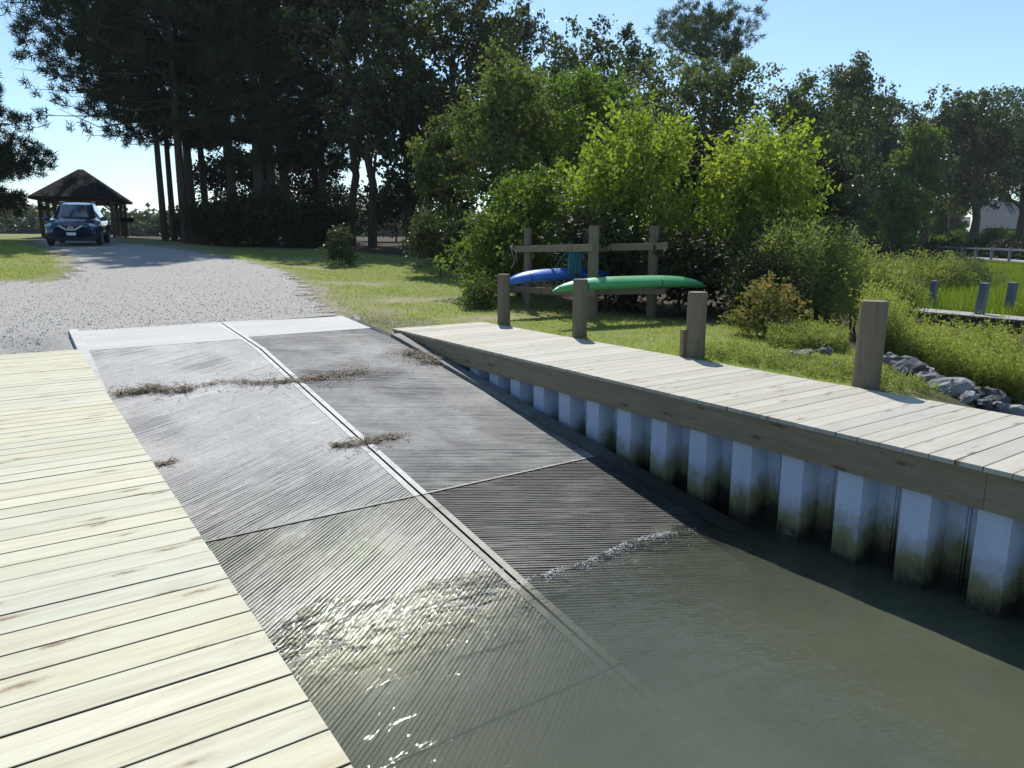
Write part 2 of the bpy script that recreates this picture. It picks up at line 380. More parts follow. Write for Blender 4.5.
for i, q in enumerate(BP):
    e = np.hypot((V[:, 0] - q[0]) * .8, (V[:, 1] - q[1]) * 1.6); bare = np.maximum(bare, np.exp(-(e / 1.1) ** 2) * np.clip(vnoise(V[:, 0], V[:, 1], .7, 4) * 2 - .4, 0, 1) * .9)
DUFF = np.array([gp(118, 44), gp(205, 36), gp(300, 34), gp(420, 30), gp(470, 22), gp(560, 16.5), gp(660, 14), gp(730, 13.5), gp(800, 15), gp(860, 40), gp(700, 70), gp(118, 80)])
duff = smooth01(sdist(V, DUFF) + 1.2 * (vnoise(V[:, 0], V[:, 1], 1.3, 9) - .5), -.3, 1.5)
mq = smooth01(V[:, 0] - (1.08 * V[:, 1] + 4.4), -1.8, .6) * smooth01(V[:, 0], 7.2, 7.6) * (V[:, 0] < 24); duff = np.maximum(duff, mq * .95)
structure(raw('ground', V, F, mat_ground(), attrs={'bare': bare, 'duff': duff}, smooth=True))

def mat_gravel():
    n = NT('crushed_stone'); p = n.wpos(); v = n.voro(p, 70, 1); d = n.voro(p, 70, 0); f = n.noise(p, .5, 5, .6); g = n.noise(p, 9, 4, .7)
    vv = n.sep(v)[0]
    c = n.ramp(vv, (.05, (.205, .195, .178)), (.45, (.335, .32, .29)), (.95, (.47, .45, .41)))
    c = n.mix(n.ramp(f, (.42, 0), (.7, .45)), c, (.40, .37, .31)); c = n.mix(n.ramp(g, (.35, .25), (.6, 0)), c, n.mix(1, c, (.6, .6, .62), 'MULTIPLY'))
    b = n.bsdf(c, .85, n.bump(n.math('SUBTRACT', 1, d), .3, .012), 0, .25)
    e = n.math('ADD', n.attr('edge'), n.math('MULTIPLY', n.math('SUBTRACT', n.noise(p, 2.2, 6, .75), .5), 2.4))
    a = n.ramp(e, (.0, 0), (.16, 1)); tr = n.new('ShaderNodeBsdfTransparent'); mx = n.new('ShaderNodeMixShader')
    n.link(a, mx.inputs[0]); n.t.links.new(tr.outputs[0], mx.inputs[1]); n.t.links.new(b, mx.inputs[2]); return n.done(mx.outputs[0])
GX, GY = np.arange(-16, 9.01, .25), np.arange(11.4, 52, .25)
V, F = grid(GX, GY, lambda x, y: np.maximum(G(x, y), np.where((x > .3) & (x < 5.7) & (y < 14.3), rampz(y) - .05, -9)) + .015)
e = sdist(V, GP); keep = (e[F].max(1) > -1.6) & ~((V[F][:, :, 0].max(1) > -1.4) & (V[F][:, :, 1].min(1) < 12.3) & (V[F][:, :, 0].min(1) < .8)) & ~((V[F][:, :, 0].max(1) > .75) & (V[F][:, :, 0].min(1) < 5.5) & (V[F][:, :, 1].min(1) < 13.75)) & ~((V[F][:, :, 0].min(1) > 5.2) & (V[F][:, :, 1].min(1) < 12.1))
structure(raw('gravel_lot', V, F[keep], mat_gravel(), attrs={'edge': e}, smooth=True))
# loose stones on the gravel near the ramp
rng = np.random.RandomState(5)
def stones(n, mat):
    P = np.stack([rng.uniform(-9, 7, n), 12.3 + rng.exponential(4, n)], 1); s = sdist(P, GP)
    ok = (s > -.5) & ~((P[:, 0] > .7) & (P[:, 0] < 5.5) & (P[:, 1] < 14.1)) & ~((P[:, 0] > 5.4) & (P[:, 1] < 12.05)) & (P[:, 1] < 30) & ~((P[:, 0]<.75)&(P[:,0]>-1.6)&(P[:,1]<12.4)); P = P[ok]; n = len(P)
    O = np.array([(1, 0, 0), (-1, 0, 0), (0, 1, 0), (0, -1, 0), (0, 0, 1), (0, 0, -.6)], float)
    T = np.array([(0, 2, 4), (2, 1, 4), (1, 3, 4), (3, 0, 4), (2, 0, 5), (1, 2, 5), (3, 1, 5), (0, 3, 5)])
    sc = rng.uniform(.006, .018, (n, 1, 3)) * [1, 1, .7]; a = rng.uniform(0, PI, n); c, s_ = np.cos(a), np.sin(a)
    L = O[None] * sc + rng.uniform(-.004, .004, (n, 6, 3)); X = L[..., 0] * c[:, None] - L[..., 1] * s_[:, None]; Y = L[..., 0] * s_[:, None] + L[..., 1] * c[:, None]
    z = G(P[:, 0], P[:, 1]); VV = np.stack([X + P[:, :1], Y + P[:, 1:], L[..., 2] + z[:, None] + .022], -1).reshape(-1, 3)
    FF = (T[None] + np.arange(n)[:, None, None] * 6).reshape(-1, 3)
    return raw('gravel_stones', VV, FF, mat, tint=np.repeat(rng.uniform(0, 1, n), 6))
nn = NT('loose_stone'); M['stone'] = nn.done(nn.bsdf(nn.ramp(nn.attr(), (0, (.31, .297, .275)), (.6, (.41, .393, .36)), (1, (.57, .55, .5))), .8))
tag(stones(14000, M['stone']), 'loose grey crushed stones scattered over the gravel lot', 'gravel', kind='stuff')

# ------------------------------------------------------------------ boat ramp
def slab(name, x0, x1, ya, yb, period, ang, depth, mat, par, nseg=64, seed=1):
    tA = math.tan(R(ang)); Py = period / math.cos(R(ang)); w = x1 - x0
    lo, hi = ya - max(0, tA * w) - .1, yb + max(0, -tA * w) + .1
    n = int((hi - lo) / Py); off = np.array([0, .50, .60, .88]); rel = np.array([0, 0, -1, -1.])
    c = (lo + Py * (np.arange(n)[:, None] + off[None])).ravel(); rl = np.tile(rel, n)
    xs = np.linspace(x0, x1, nseg); X = np.tile(xs, (len(c), 1))
    row = np.repeat(np.arange(n), 4)[:, None] + 0 * X; rnd = np.random.RandomState(seed)
    wob = .22 * Py * (vnoise(X, row * .9, .35, seed) - .5) + .14 * Py * (np.repeat(rnd.uniform(-.5, .5, n), 4)[:, None])
    wob = wob + rl[:, None] * 0 + .12 * Py * (vnoise(X, row * 3.7 + np.tile(np.arange(4), n)[:, None] * 11.3, .09, seed + 9) - .5)
    Y = c[:, None] + tA * (X - x0) + wob
    worn = smooth01(vnoise(X, Y, .35, seed + 2) * .6 + vnoise(X, row * 2.3, .18, seed + 3) * .55, .12, .75)
    dd = depth(X, Y) * (.35 + .85 * worn) * np.repeat(rnd.uniform(.6, 1.3, n), 4)[:, None]
    inside = (Y > ya) & (Y < yb); Y = np.clip(Y, ya, yb)
    Z = rampz(Y) + rl[:, None] * dd * inside
    Vv = np.stack([X, Y, Z], -1).reshape(-1, 3); m = len(c)
    i = (np.arange(m - 1)[:, None] * nseg + np.arange(nseg - 1)[None]).ravel(); Ff = np.stack([i, i + 1, i + nseg + 1, i + nseg], 1)
    a = Vv[Ff]; ar = np.abs(a[:, :, 1].max(1) - a[:, :, 1].min(1)) > 1e-6; 
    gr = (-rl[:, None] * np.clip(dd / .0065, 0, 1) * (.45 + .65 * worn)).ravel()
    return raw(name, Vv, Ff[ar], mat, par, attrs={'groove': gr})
ramp_o = structure(thing('boat_ramp', None, None)); del ramp_o['kind']; ramp_o['kind'] = 'structure'
d1 = lambda X, Y: .0012 + .0045 * (1 - smooth01(Y, 6.1, 8.2)) + .003 * smooth01(vnoise(X, Y, 1.1, 8), .6, .9)
d1r = lambda X, Y: .0015 + .003 * (1 - smooth01(Y, 6.1, 7.5)) + .003 * smooth01(vnoise(X, Y, .9, 4), .5, .9)
d2 = lambda X, Y: .0075 + 0 * X
XL0, XL1, XR0, XR1 = .56, 3.031, 3.169, 5.36
slab('upper_lane', XL0, XL1, 6.105, 12.36, .034, A_L - 4, d1, M['ramp_a'], ramp_o, seed=1)
slab('upper_lane', XR0, XR1, 6.105, 12.5, .038, A_R, d1r, M['ramp_b'], ramp_o, seed=2)
slab('lower_lane', XL0, XL1, 3.32, 6.088, .031, A_L + 3, d2, M['ramp_c'], ramp_o, seed=3)
slab('lower_lane', XR0, XR1, 3.32, 6.088, .036, A_R, d2, M['ramp_d'], ramp_o, seed=4)
slab('drowned_lane', XL0, XL1, -2.6, 3.30, .036, A_L + 3, d2, M['ramp_c'], ramp_o, seed=5)
slab('drowned_lane', XR0, XR1, -2.6, 3.30, .042, A_R, d2, M['ramp_d'], ramp_o, seed=6)
def sheet(mb, x0, x1, y0, y1, dz, n=24):
    yy = np.unique(np.concatenate([np.linspace(y0, y1, n), [q for q in (11.5,) if y0 < q < y1]])); Vv = []
    for y in yy: z = float(rampz(y)) + dz; Vv += [(x0, y, z), (x1, y, z)]
    mb.add(Vv, [(2 * i, 2 * i + 1, 2 * i + 3, 2 * i + 2) for i in range(len(yy) - 1)])
mb = MB(); sheet(mb, .5, 5.6, -2.6, 14.0, -.04); mb.build('joint_bed', M['joint'], ramp_o)
mb = MB(); mb2 = MB()
for a, b in ((6.105, 14.0), (3.32, 6.088), (-2.6, 3.30)):
    mm_ = mb if a > 6 else mb2; sheet(mm_, 3.022, 3.087, a, b, .004); sheet(mm_, 3.113, 3.178, a, b, .004)
for xa, xb in ((.56, 3.03), (3.17, 5.36)): sheet(mb2, xa, xb, 6.103, 6.128, .005, 2)
mb.build('joint_edging', mat_ramp('troweled_edge', (.60, .595, .57), (.40, .40, .37), .34, .5, 0, .1), ramp_o)
mb = MB(); sheet(mb, .74, 3.03, 12.34, 14.02, .003); sheet(mb, 3.17, 5.40, 12.48, 14.02, .003)
for x0, x1 in ((.74, 3.0), (3.2, 5.4)): mb.add([(x0, 14.02, float(rampz(14.02)) + .003), (x1, 14.02, float(rampz(14.02)) + .003), (x1, 14.02, .9), (x0, 14.02, .9)], [(0, 1, 2, 3)])
mb.add([(5.4, 12.0, float(rampz(12.0))), (5.4, 14.02, float(rampz(14.02)) + .003), (5.4, 14.02, .8), (5.4, 12.0, .8)], [(0, 1, 2, 3)])
mb.build('top_slab', M['conc'], ramp_o)
mb = MB()
yy = np.linspace(9.6, 14.03, 12)
for i in range(11):
    y0, y1 = yy[i], yy[i + 1]; z0, z1 = float(rampz(y0)) + .035, float(rampz(y1)) + .035
    mb.add([(.70, y0, z0 - .3), (.84, y0, z0 - .3), (.84, y1, z1 - .3), (.70, y1, z1 - .3), (.70, y0, z0), (.83, y0, z0), (.83, y1, z1), (.70, y1, z1)],
           [(4, 5, 6, 7), (1, 2, 6, 5), (0, 3, 7, 4)] + ([(2, 3, 7, 6)] if i == 10 else []))
mb.build('side_edging', M['conc_band'], ramp_o)
mb = MB()
yy = np.linspace(-2.6, 11.6, 40)
for i in range(39):
    y0, y1 = yy[i], yy[i + 1]; z0, z1 = float(rampz(y0)) + .05, float(rampz(y1)) + .05
    mb.add([(5.37, y0, z0 - .12), (5.37, y1, z1 - .12), (5.39, y0, z0), (5.39, y1, z1), (5.56, y0, z0), (5.56, y1, z1), (5.57, y0, z0 - .1), (5.57, y1, z1 - .1)],
           [(0, 1, 3, 2), (2, 3, 5, 4), (4, 5, 7, 6)])
mb.build('toe_curb', mat_ramp('stained_curb', (.20, .205, .20), (.12, .12, .11), .4, .6, 0, .1, .30), ramp_o)

mb2.build('lower_edging', mat_ramp('stained_edge', (.36, .36, .32), (.18, .18, .15), .36, .56, 0, .2), ramp_o)

# ------------------------------------------------------------------ water
def mat_water():
    n = NT('murky_tidal_water'); p = n.wpos(); x, y, z = n.sep(p)
    t = n.math('SUBTRACT', 1, n.math('POWER', 2.718, n.math('MULTIPLY', n.attr('depth'), -9.0)))
    f = n.noise(n.wpos((1, 1, 1)), .8, 4)
    murk = n.bsdf(n.ramp(f, (.3, (.066, .077, .048)), (.7, (.092, .101, .064))), .9, None, 0, 0)
    tr = n.new('ShaderNodeBsdfTransparent'); tr.inputs[0].default_value = (.93, .935, .87, 1)
    mx = n.new('ShaderNodeMixShader'); n.link(n.math('MULTIPLY', t, .96), mx.inputs[0]); n.t.links.new(tr.outputs[0], mx.inputs[1]); n.t.links.new(murk, mx.inputs[2])
    w1 = n.noise(n.wpos((1, 2.2, 1), (0, 0, R(12))), 3.6, 4, .55, .8); w2 = n.noise(n.wpos((1, 1.9, 1), (0, 0, R(-20))), 19, 2, .5, .4)
    w3 = n.noise(n.wpos((1, 1.2, 1)), 48, 3, .6); ch = n.attr('chop')
    h = n.math('ADD', n.math('MULTIPLY', w1, n.math('SUBTRACT', 2.5, n.math('MULTIPLY', ch, 1.6))), n.math('MULTIPLY', w2, .30)); h = n.math('ADD', h, n.math('MULTIPLY', w3, n.math('MULTIPLY', n.math('SUBTRACT', ch, .55, 0, True), .06)))
    bn = n.bump(h, 1, .022); n.link(n.attr('chop'), bn.node.inputs['Strength'])
    gl = n.new('ShaderNodeBsdfGlossy'); gl.inputs['Roughness'].default_value = .028; gl.inputs[0].default_value = (1, 1, 1, 1); n.link(bn, gl.inputs['Normal'])
    fr = n.new('ShaderNodeFresnel'); fr.inputs[0].default_value = 1.333; n.link(bn, fr.inputs['Normal'])
    m2 = n.new('ShaderNodeMixShader'); n.link(fr.outputs[0], m2.inputs[0]); n.t.links.new(mx.outputs[0], m2.inputs[1]); n.t.links.new(gl.outputs[0], m2.inputs[2])
    return n.done(m2.outputs[0])
def wavez(x, y):
    sh = np.exp(-np.abs(y - 4.4) / .55)
    w = (.25 + .75 * sh) * .0035 * np.sin(9 * y + 2.2 * x + 3 * vnoise(x, y, .8, 3)) + (.0015 + .0065 * sh) * (vnoise(x, y, .16, 6) - .5) + .016 * (vnoise(x, y, .07, 7) - .5) * sh + .014 * (vnoise(x, y, .33, 8) - .5) * (0.1 + sh)
    return w
wx = np.unique(np.concatenate([np.arange(-1.2, 5.92, .03), [5.93]])); wy = np.unique(np.concatenate([np.arange(-8, 1.2, .12), np.arange(1.2, 3.6, .05), np.arange(3.6, 5.5, .02)]))
def swash(x, y):
    run = 4.42 + np.where(x < 3.1, .52, .10) * (.35 + .9 * vnoise(x, 0 * x, .55, 31)) * smooth01(x, .4, 1.2) + .10 * (vnoise(x, y, .12, 33) - .5)
    z = wavez(x, y); film = rampz(y) + .002 + .0038 * (vnoise(x, y, .05, 35) - .35)
    return np.where(y < run, np.maximum(z, film), np.minimum(z, rampz(y) - .03))
V, F = grid(wx, wy, swash); dep = np.maximum(V[:, 2] - rampz(V[:, 1]), 0)
structure(raw('water', V, F, mat_water(), attrs={'depth': dep, 'chop': .20 + .34 * smooth01(V[:, 0], 2.4, 4.2) + .72 * np.exp(-np.clip(4.12 - V[:, 1], 0, 9) / .13)}, smooth=True))
wx2 = np.concatenate([-np.geomspace(1.2, 600, 20)[::-1]]); V, F = grid(wx2, np.linspace(-600, 10, 40), lambda x, y: 0 * x)
V2, F2 = grid(np.linspace(-1.2, 600, 30), -np.geomspace(8, 600, 20)[::-1], lambda x, y: 0 * x)
structure(raw('open_water', np.concatenate([V, V2]), np.concatenate([F, F2 + len(V)]), bpy.data.materials['murky_tidal_water'], attrs={'depth': np.full(len(V) + len(V2), .8), 'chop': np.full(len(V) + len(V2), .3)}))

rng = np.random.RandomState(21); mb = MB(); N = 3400  # white beads shaped as sun glints along the waterline
fx_ = rng.uniform(.75, 5.2, N); run_ = 4.42 + np.where(fx_ < 3.1, .52, .10) * (.35 + .9 * vnoise(fx_, 0 * fx_, .55, 31)) * smooth01(fx_, .4, 1.2)
fy_ = np.where(fx_ < 3.0, 4.36 + .06 * np.sin(5 * fx_) + .09 * (vnoise(fx_, 0 * fx_, .2, 41) - .5), run_ - .02) + rng.normal(0, .010, N) - rng.exponential(.03, N)
kf = vnoise(fx_, fy_, .10, 43) > np.where(fx_ < 3.0, .66, .46) + rng.uniform(-.15, .15, N); fx_, fy_ = fx_[kf], fy_[kf]; N = len(fx_)
O = np.array([(1, 0, 0), (0, 1, 0), (-1, 0, 0), (0, -1, 0), (0, 0, .8), (0, 0, -.3)], float); T8 = np.array([(0, 1, 4), (1, 2, 4), (2, 3, 4), (3, 0, 4), (1, 0, 5), (2, 1, 5), (3, 2, 5), (0, 3, 5)])
rr = rng.uniform(.002, .0065, N) ; Vf = O[None] * rr[:, None, None] + np.column_stack([fx_, fy_, np.maximum(rampz(fy_), 0) + .004])[:, None]
nn = NT('white_glint'); tr_ = nn.new('ShaderNodeBsdfTranslucent'); tr_.inputs[0].default_value = (1, 1, 1, 1); mx_ = nn.new('ShaderNodeMixShader'); mx_.inputs[0].default_value = .6; nn.t.links.new(nn.bsdf((.9, .9, .9), .12), mx_.inputs[1]); nn.t.links.new(tr_.outputs[0], mx_.inputs[2]); M['glint_beads'] = nn.done(mx_.outputs[0])
tag(raw('glint_beads', Vf.reshape(-1, 3), (T8[None] + np.arange(N)[:, None, None] * 6).reshape(-1, 3), M['glint_beads'], smooth=True), 'thin white line of beads made as sun glints where the water laps the ramp', 'glint_beads', kind='stuff')

# ------------------------------------------------------------------ docks
rng = np.random.RandomState(11)
def planks(mb, x0, x1, y0, y1, z, th, pitch, gap, rng, ov=.012):
    y = y0
    while y < y1 - .05:
        w = min(pitch, y1 - y); g = gap * rng.uniform(.3, 1.25)
        b = rng.uniform(-ov, ov); a = rng.uniform(-ov, ov); dz = rng.uniform(-.0012, .0012)
        mb.box(x0 + a, x1 + b, y + g / 2, y + w - g / 2, z - th + dz, z + dz, rng.uniform(), bev=.0018); y += w
DZ = 1.13
ld = thing('boarding_dock', 'new pale yellow pine dock in the foreground, left of the ramp', 'dock', (-.25, 4, DZ))
def place(mb, name, mat, root, **k):
    for v in mb.v: v -= np.array(root.location)
    return mb.build(name, mat, root, **k)
M['side_shade'] = plain('plank_gap_shade', (.13, .10, .065), .85)  # shade of the plank gaps, painted dark brown on the side faces
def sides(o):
    o.data.materials.append(M['side_shade'])
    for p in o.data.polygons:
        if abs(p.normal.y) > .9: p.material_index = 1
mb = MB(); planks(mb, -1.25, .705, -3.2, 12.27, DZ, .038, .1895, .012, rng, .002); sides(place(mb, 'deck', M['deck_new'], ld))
for xx in (.65, -1.22):
    mb = MB(); mb.box(xx, xx + .038, -3.2, 12.2, DZ - .29, DZ - .041, .4); place(mb, 'fascia_board', M['fascia'], ld)
for yy_ in (-2, 1, 4, 7, 10):
    mb = MB(); mb.box(-1.18, .649, yy_, yy_ + .05, DZ - .27, DZ - .042); place(mb, 'joist', M['under'], ld)
for yy_ in (-2.5, 1.5, 5.5):
    for xx in (-1.05, .38):
        mb = MB(); mb.tube([(xx, yy_, -.9), (xx, yy_, DZ - .28)], .11, 12, .4); place(mb, 'pile', M['post'], ld)
rd = thing('bulkhead_dock', 'sun bleached dock with a brown fascia on the sheet pile wall', 'dock', (6.5, 5, DZ))
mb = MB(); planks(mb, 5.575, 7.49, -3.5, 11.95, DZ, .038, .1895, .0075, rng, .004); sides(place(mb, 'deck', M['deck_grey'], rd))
for a, b in ((-3.5, 2.16), (2.163, 7.1), (7.103, 11.93)):
    mb = MB(); mb.box(5.595, 5.635, a, b, DZ - .325, DZ - .040, rng.uniform(), bev=.003); place(mb, 'fascia_board', M['fascia'], rd)
mb = MB(); mb.box(5.64, 7.48, 11.885, 11.925, DZ - .30, DZ - .041, .3); place(mb, 'end_board', M['fascia'], rd)
for a in np.arange(-3, 11.8, 1.2):
    mb = MB(); mb.box(5.99, 7.48, a, a + .05, DZ - .25, DZ - .042); place(mb, 'joist', M['under'], rd)
# corrugated sheet pile wall
sp = thing('sheet_pile_wall', 'pale grey corrugated sheet pile wall shaded under the dock', 'wall', (5.8, 5, 0))
edges = list(np.arange(-3.2, 11.8, .552) + (2.212 - (-3.2)) % .552)
for y0 in edges:
    if y0 > 10.9: continue
    # outer pan, web, inner pan, interlock ribs, web back out (plan profile, x toward the land)
    prof = [(5.655, 0.0), (5.655, -.225), (5.86, -.262), (5.86, -.40), (5.872, -.402), (5.872, -.412), (5.855, -.414), (5.855, -.426), (5.872, -.428), (5.872, -.438), (5.86, -.44), (5.86, -.515), (5.655, -.550)]
    zb, zt = float(rampz(max(y0 - .6, -2.6))) - .2, DZ - .20
    Vv = []
    for z in (zb, zt): Vv += [(x, y0 + q, z) for x, q in prof] + [(x + .012, y0 + q, z) for x, q in prof[::-1]]
    k = len(prof) * 2; mb = MB(); mb.add(Vv, [(i, (i + 1) % k, k + (i + 1) % k, k + i) for i in range(k)] + [tuple(range(k, 2 * k))])
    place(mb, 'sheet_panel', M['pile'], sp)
mb = MB(); mb.box(5.66, 5.9, 10.75, 11.8, .75, DZ - .20, .3); place(mb, 'end_block', M['under'], sp)

# mooring posts
posts = [(11.45, 2.06, .121, 'farthest round timber post at the head of the dock'), (9.2, 2.07, .122, 'round timber post on the dock in front of the green kayak tip'),
         (6.72, 2.01, .132, 'round timber post with a short board nailed to its side'), (4.27, 2.06, .142, 'thickest round timber post beside the tall weeds and rocks')]
for i, (y, zt, r, lab) in enumerate(posts):
    t = thing('mooring_post', lab, 'post', (7.66, y, .6), 0, 'mooring posts along the dock')
    zt -= .6; L = [(0, 0, -.5), (0, 0, .2), (0, 0, .7), (0, 0, zt - .012), (0, 0, zt)]
    if i == 3: L = [(q[0] + .02 * q[2], q[1], q[2]) for q in L]
    mb = MB(); mb.tube(L, [r * 1.03, r * 1.02, r, r * .985, r * .95], 28, .3 + .15 * i, cap=True); mb.build('shaft', M['post'], t, smooth=False)
    mb = MB(); top = L[-1]; mb.tube([(top[0], top[1], zt - .004), (top[0], top[1], zt + .004)], r * .9, 24, .9); mb.build('end_grain', M['rack'], t)
    if i == 2:
        mb = MB(); mb.box(-.165, -.115, .07, .13, .3, .90, .5); mb.build('side_board', M['rack'], t)

# ------------------------------------------------------------------ foliage
def leaf_cloud(C, D, n, spread, length, size, rng, up=.5, asp=.55, wild=1.):
    """n leaves round every clump centre C, strung along its direction D"""
    k = len(C); c = np.repeat(C, n, 0); d = np.repeat(D, n, 0); N = k * n
    t = rng.uniform(0, 1, (N, 1)) ** .8
    P = c + d * (t - .3) * length + rng.normal(0, 1, (N, 3)) * spread * (1.15 - .75 * t)
    ax = rng.normal(0, 1, (N, 3)) * wild + d * .8 - [0, 0, .25]; ax /= np.linalg.norm(ax, axis=1)[:, None]
    nr = rng.normal(0, 1, (N, 3)) + [0, 0, up * 2]; sd_ = np.cross(ax, nr); sd_ /= np.linalg.norm(sd_, axis=1)[:, None] + 1e-9
    nn_ = np.cross(sd_, ax); s = size * rng.uniform(.6, 1.35, (N, 1))
    V = np.stack([P - ax * s * .5, P + sd_ * s * asp * .5 + nn_ * s * .08, P + ax * s * .5 - nn_ * s * .06, P - sd_ * s * asp * .5 + nn_ * s * .08], 1).reshape(-1, 3)
    tint = np.clip(np.repeat(rng.uniform(0, 1, k), n) * .72 + rng.uniform(0, 1, N) * .28, 0, 1)
    return V, np.arange(4 * N).reshape(-1, 4), np.repeat(tint, 4)
def lobes_auto(rng, h0, h1, rad, n, flat=1.):
    """lobes of an uneven crown between heights h0 and h1"""
    L = []; hc, hh = (h0 + h1) / 2, (h1 - h0) / 2
    for i in range(n):
        z = hc + hh * rng.uniform(-.78, .74); q = math.sqrt(max(.05, 1 - ((z - hc) / hh) ** 2)); a = rng.uniform(0, 2 * PI) if n > 6 else 2 * PI * i / n + rng.uniform(-.5, .5)
        r = rad * rng.uniform(.24, .42); rr = max(0, rad * q - r * .8) * rng.uniform(.55, 1.05)
        L.append((rr * math.cos(a), rr * math.sin(a), z, r, r * flat * rng.uniform(.65, .95)))
    L.append((0, 0, hc + hh * .55, rad * .42, hh * .42)); L.append((0, 0, hc, rad * .55, hh * .6)); return L
def clumps(L, n, rng, inner=.25):
    w = np.array([l[3] ** 2 for l in L]); w = w / w.sum(); k = rng.choice(len(L), n, p=w); L = np.array(L)[k]
    d = rng.normal(0, 1, (n, 3)); d[:, 2] += .25; d /= np.linalg.norm(d, axis=1)[:, None]
    f = np.where(rng.uniform(0, 1, n) < inner, rng.uniform(.2, .8, n), rng.uniform(.8, 1.08, n))[:, None]
    return L[:, :3] + d * f * L[:, [3, 3, 4]], d
TRUNK = {}
TRUNK['brown'] = wood('rough_bark', [(.075, .058, .043), (.10, .08, .06)], 'z', False, .8, .9, .9)
TRUNK['grey'] = wood('grey_bark', [(.13, .115, .095), (.16, .14, .12)], 'z', False, .7, .9, .9)
def limb(mb, a, b, r0, r1, rng, wig=.08, n=5, sides=6):
    a, b = np.array(a, float), np.array(b, float); L = np.linalg.norm(b - a); P = []
    for i in range(n + 1):
        t = i / n; P.append(a + (b - a) * t + rng.normal(0, 1, 3) * wig * L * math.sin(PI * t) * [1, 1, .5] + np.array([0, 0, .12 * L * math.sin(PI * t)]))
    mb.tube(P, [r0 + (r1 - r0) * i / n for i in range(n + 1)], sides); return P
def broad(name, label, cat, xy, h, base, rad, mat, seed, ncl=260, nlf=34, leaf=.16, spread=.35, length=.6, tr=.16, bark='brown', group=None, nl=9, L=None, stems=1, asp=.6, inner=.25, up=.5, lean=(0, 0), squash=1., wild=1., lift=.35):
    rng = np.random.RandomState(seed); x, y = xy; t = thing(name, label, cat, (x, y, gz(x, y) - .05), 0, group)
    if L is None: L = lobes_auto(rng, base, h, rad, nl)
    L = [(a * squash + lean[0] * c / h, b + lean[1] * c / h, c, r, q) for a, b, c, r, q in L]
    mb = MB(); tops = []
    for s in range(stems):
        a = 2 * PI * s / stems + seed; sp_ = 0 if stems == 1 else .25
        top = np.array([math.cos(a) * rad * .25 * (stems > 1) + lean[0] * .6, math.sin(a) * rad * .25 * (stems > 1) + lean[1] * .6, base + (h - base) * .6])
        P = limb(mb, (math.cos(a) * sp_ * .4, math.sin(a) * sp_ * .4, -.2), top, tr * 1.15, tr * .35, rng, .025, 8, 9); tops.append(P)
    for i, l in enumerate(L):
        P = tops[i % stems]; k = min(7, max(2, int(8 * min(.9, (l[2] - l[4] * .6) / (top[2] + .01))) - 1)); 
        Q = limb(mb, P[k], (l[0], l[1], l[2]), tr * .42, tr * .12, rng, .06, 5, 6)
        for j in range(4):
            d = rng.normal(0, 1, 3); d[2] = abs(d[2]) * .7; d /= np.linalg.norm(d); limb(mb, Q[2 + j % 3], np.array(l[:3]) + d * [l[3], l[3], l[4]] * .85, tr * .13, tr * .03, rng, .06, 3, 4)
    mb.build('trunk', TRUNK[bark], t)
    C, D = clumps(L, ncl, rng, inner); D = D * [1, 1, .6] + [0, 0, lift]
    V, F, T = leaf_cloud(C, D, nlf, spread, length, leaf, rng, up, asp, wild); raw('crown', V, F, mat, t, tint=T)
    return t
def needles(P, D, n, ln, wd, rng):
    k = len(P); N = k * n; p = np.repeat(P, n, 0); d = np.repeat(D, n, 0) * .9 + rng.normal(0, 1, (N, 3)) * .75; d /= np.linalg.norm(d, axis=1)[:, None]
    s = np.cross(d, rng.normal(0, 1, (N, 3))); s /= np.linalg.norm(s, axis=1)[:, None] + 1e-9; l = ln * rng.uniform(.6, 1.2, (N, 1)); p = p + rng.normal(0, 1, (N, 3)) * ln * .25
    V = np.stack([p - s * wd * .35, p + s * wd * .35, p + d * l + s * wd * .12, p + d * l - s * wd * .12], 1).reshape(-1, 3)
    return V, np.arange(4 * N).reshape(-1, 4), np.repeat(np.clip(np.repeat(rng.uniform(0, 1, k), n) * .5 + rng.uniform(0, .5, N), 0, 1), 4)
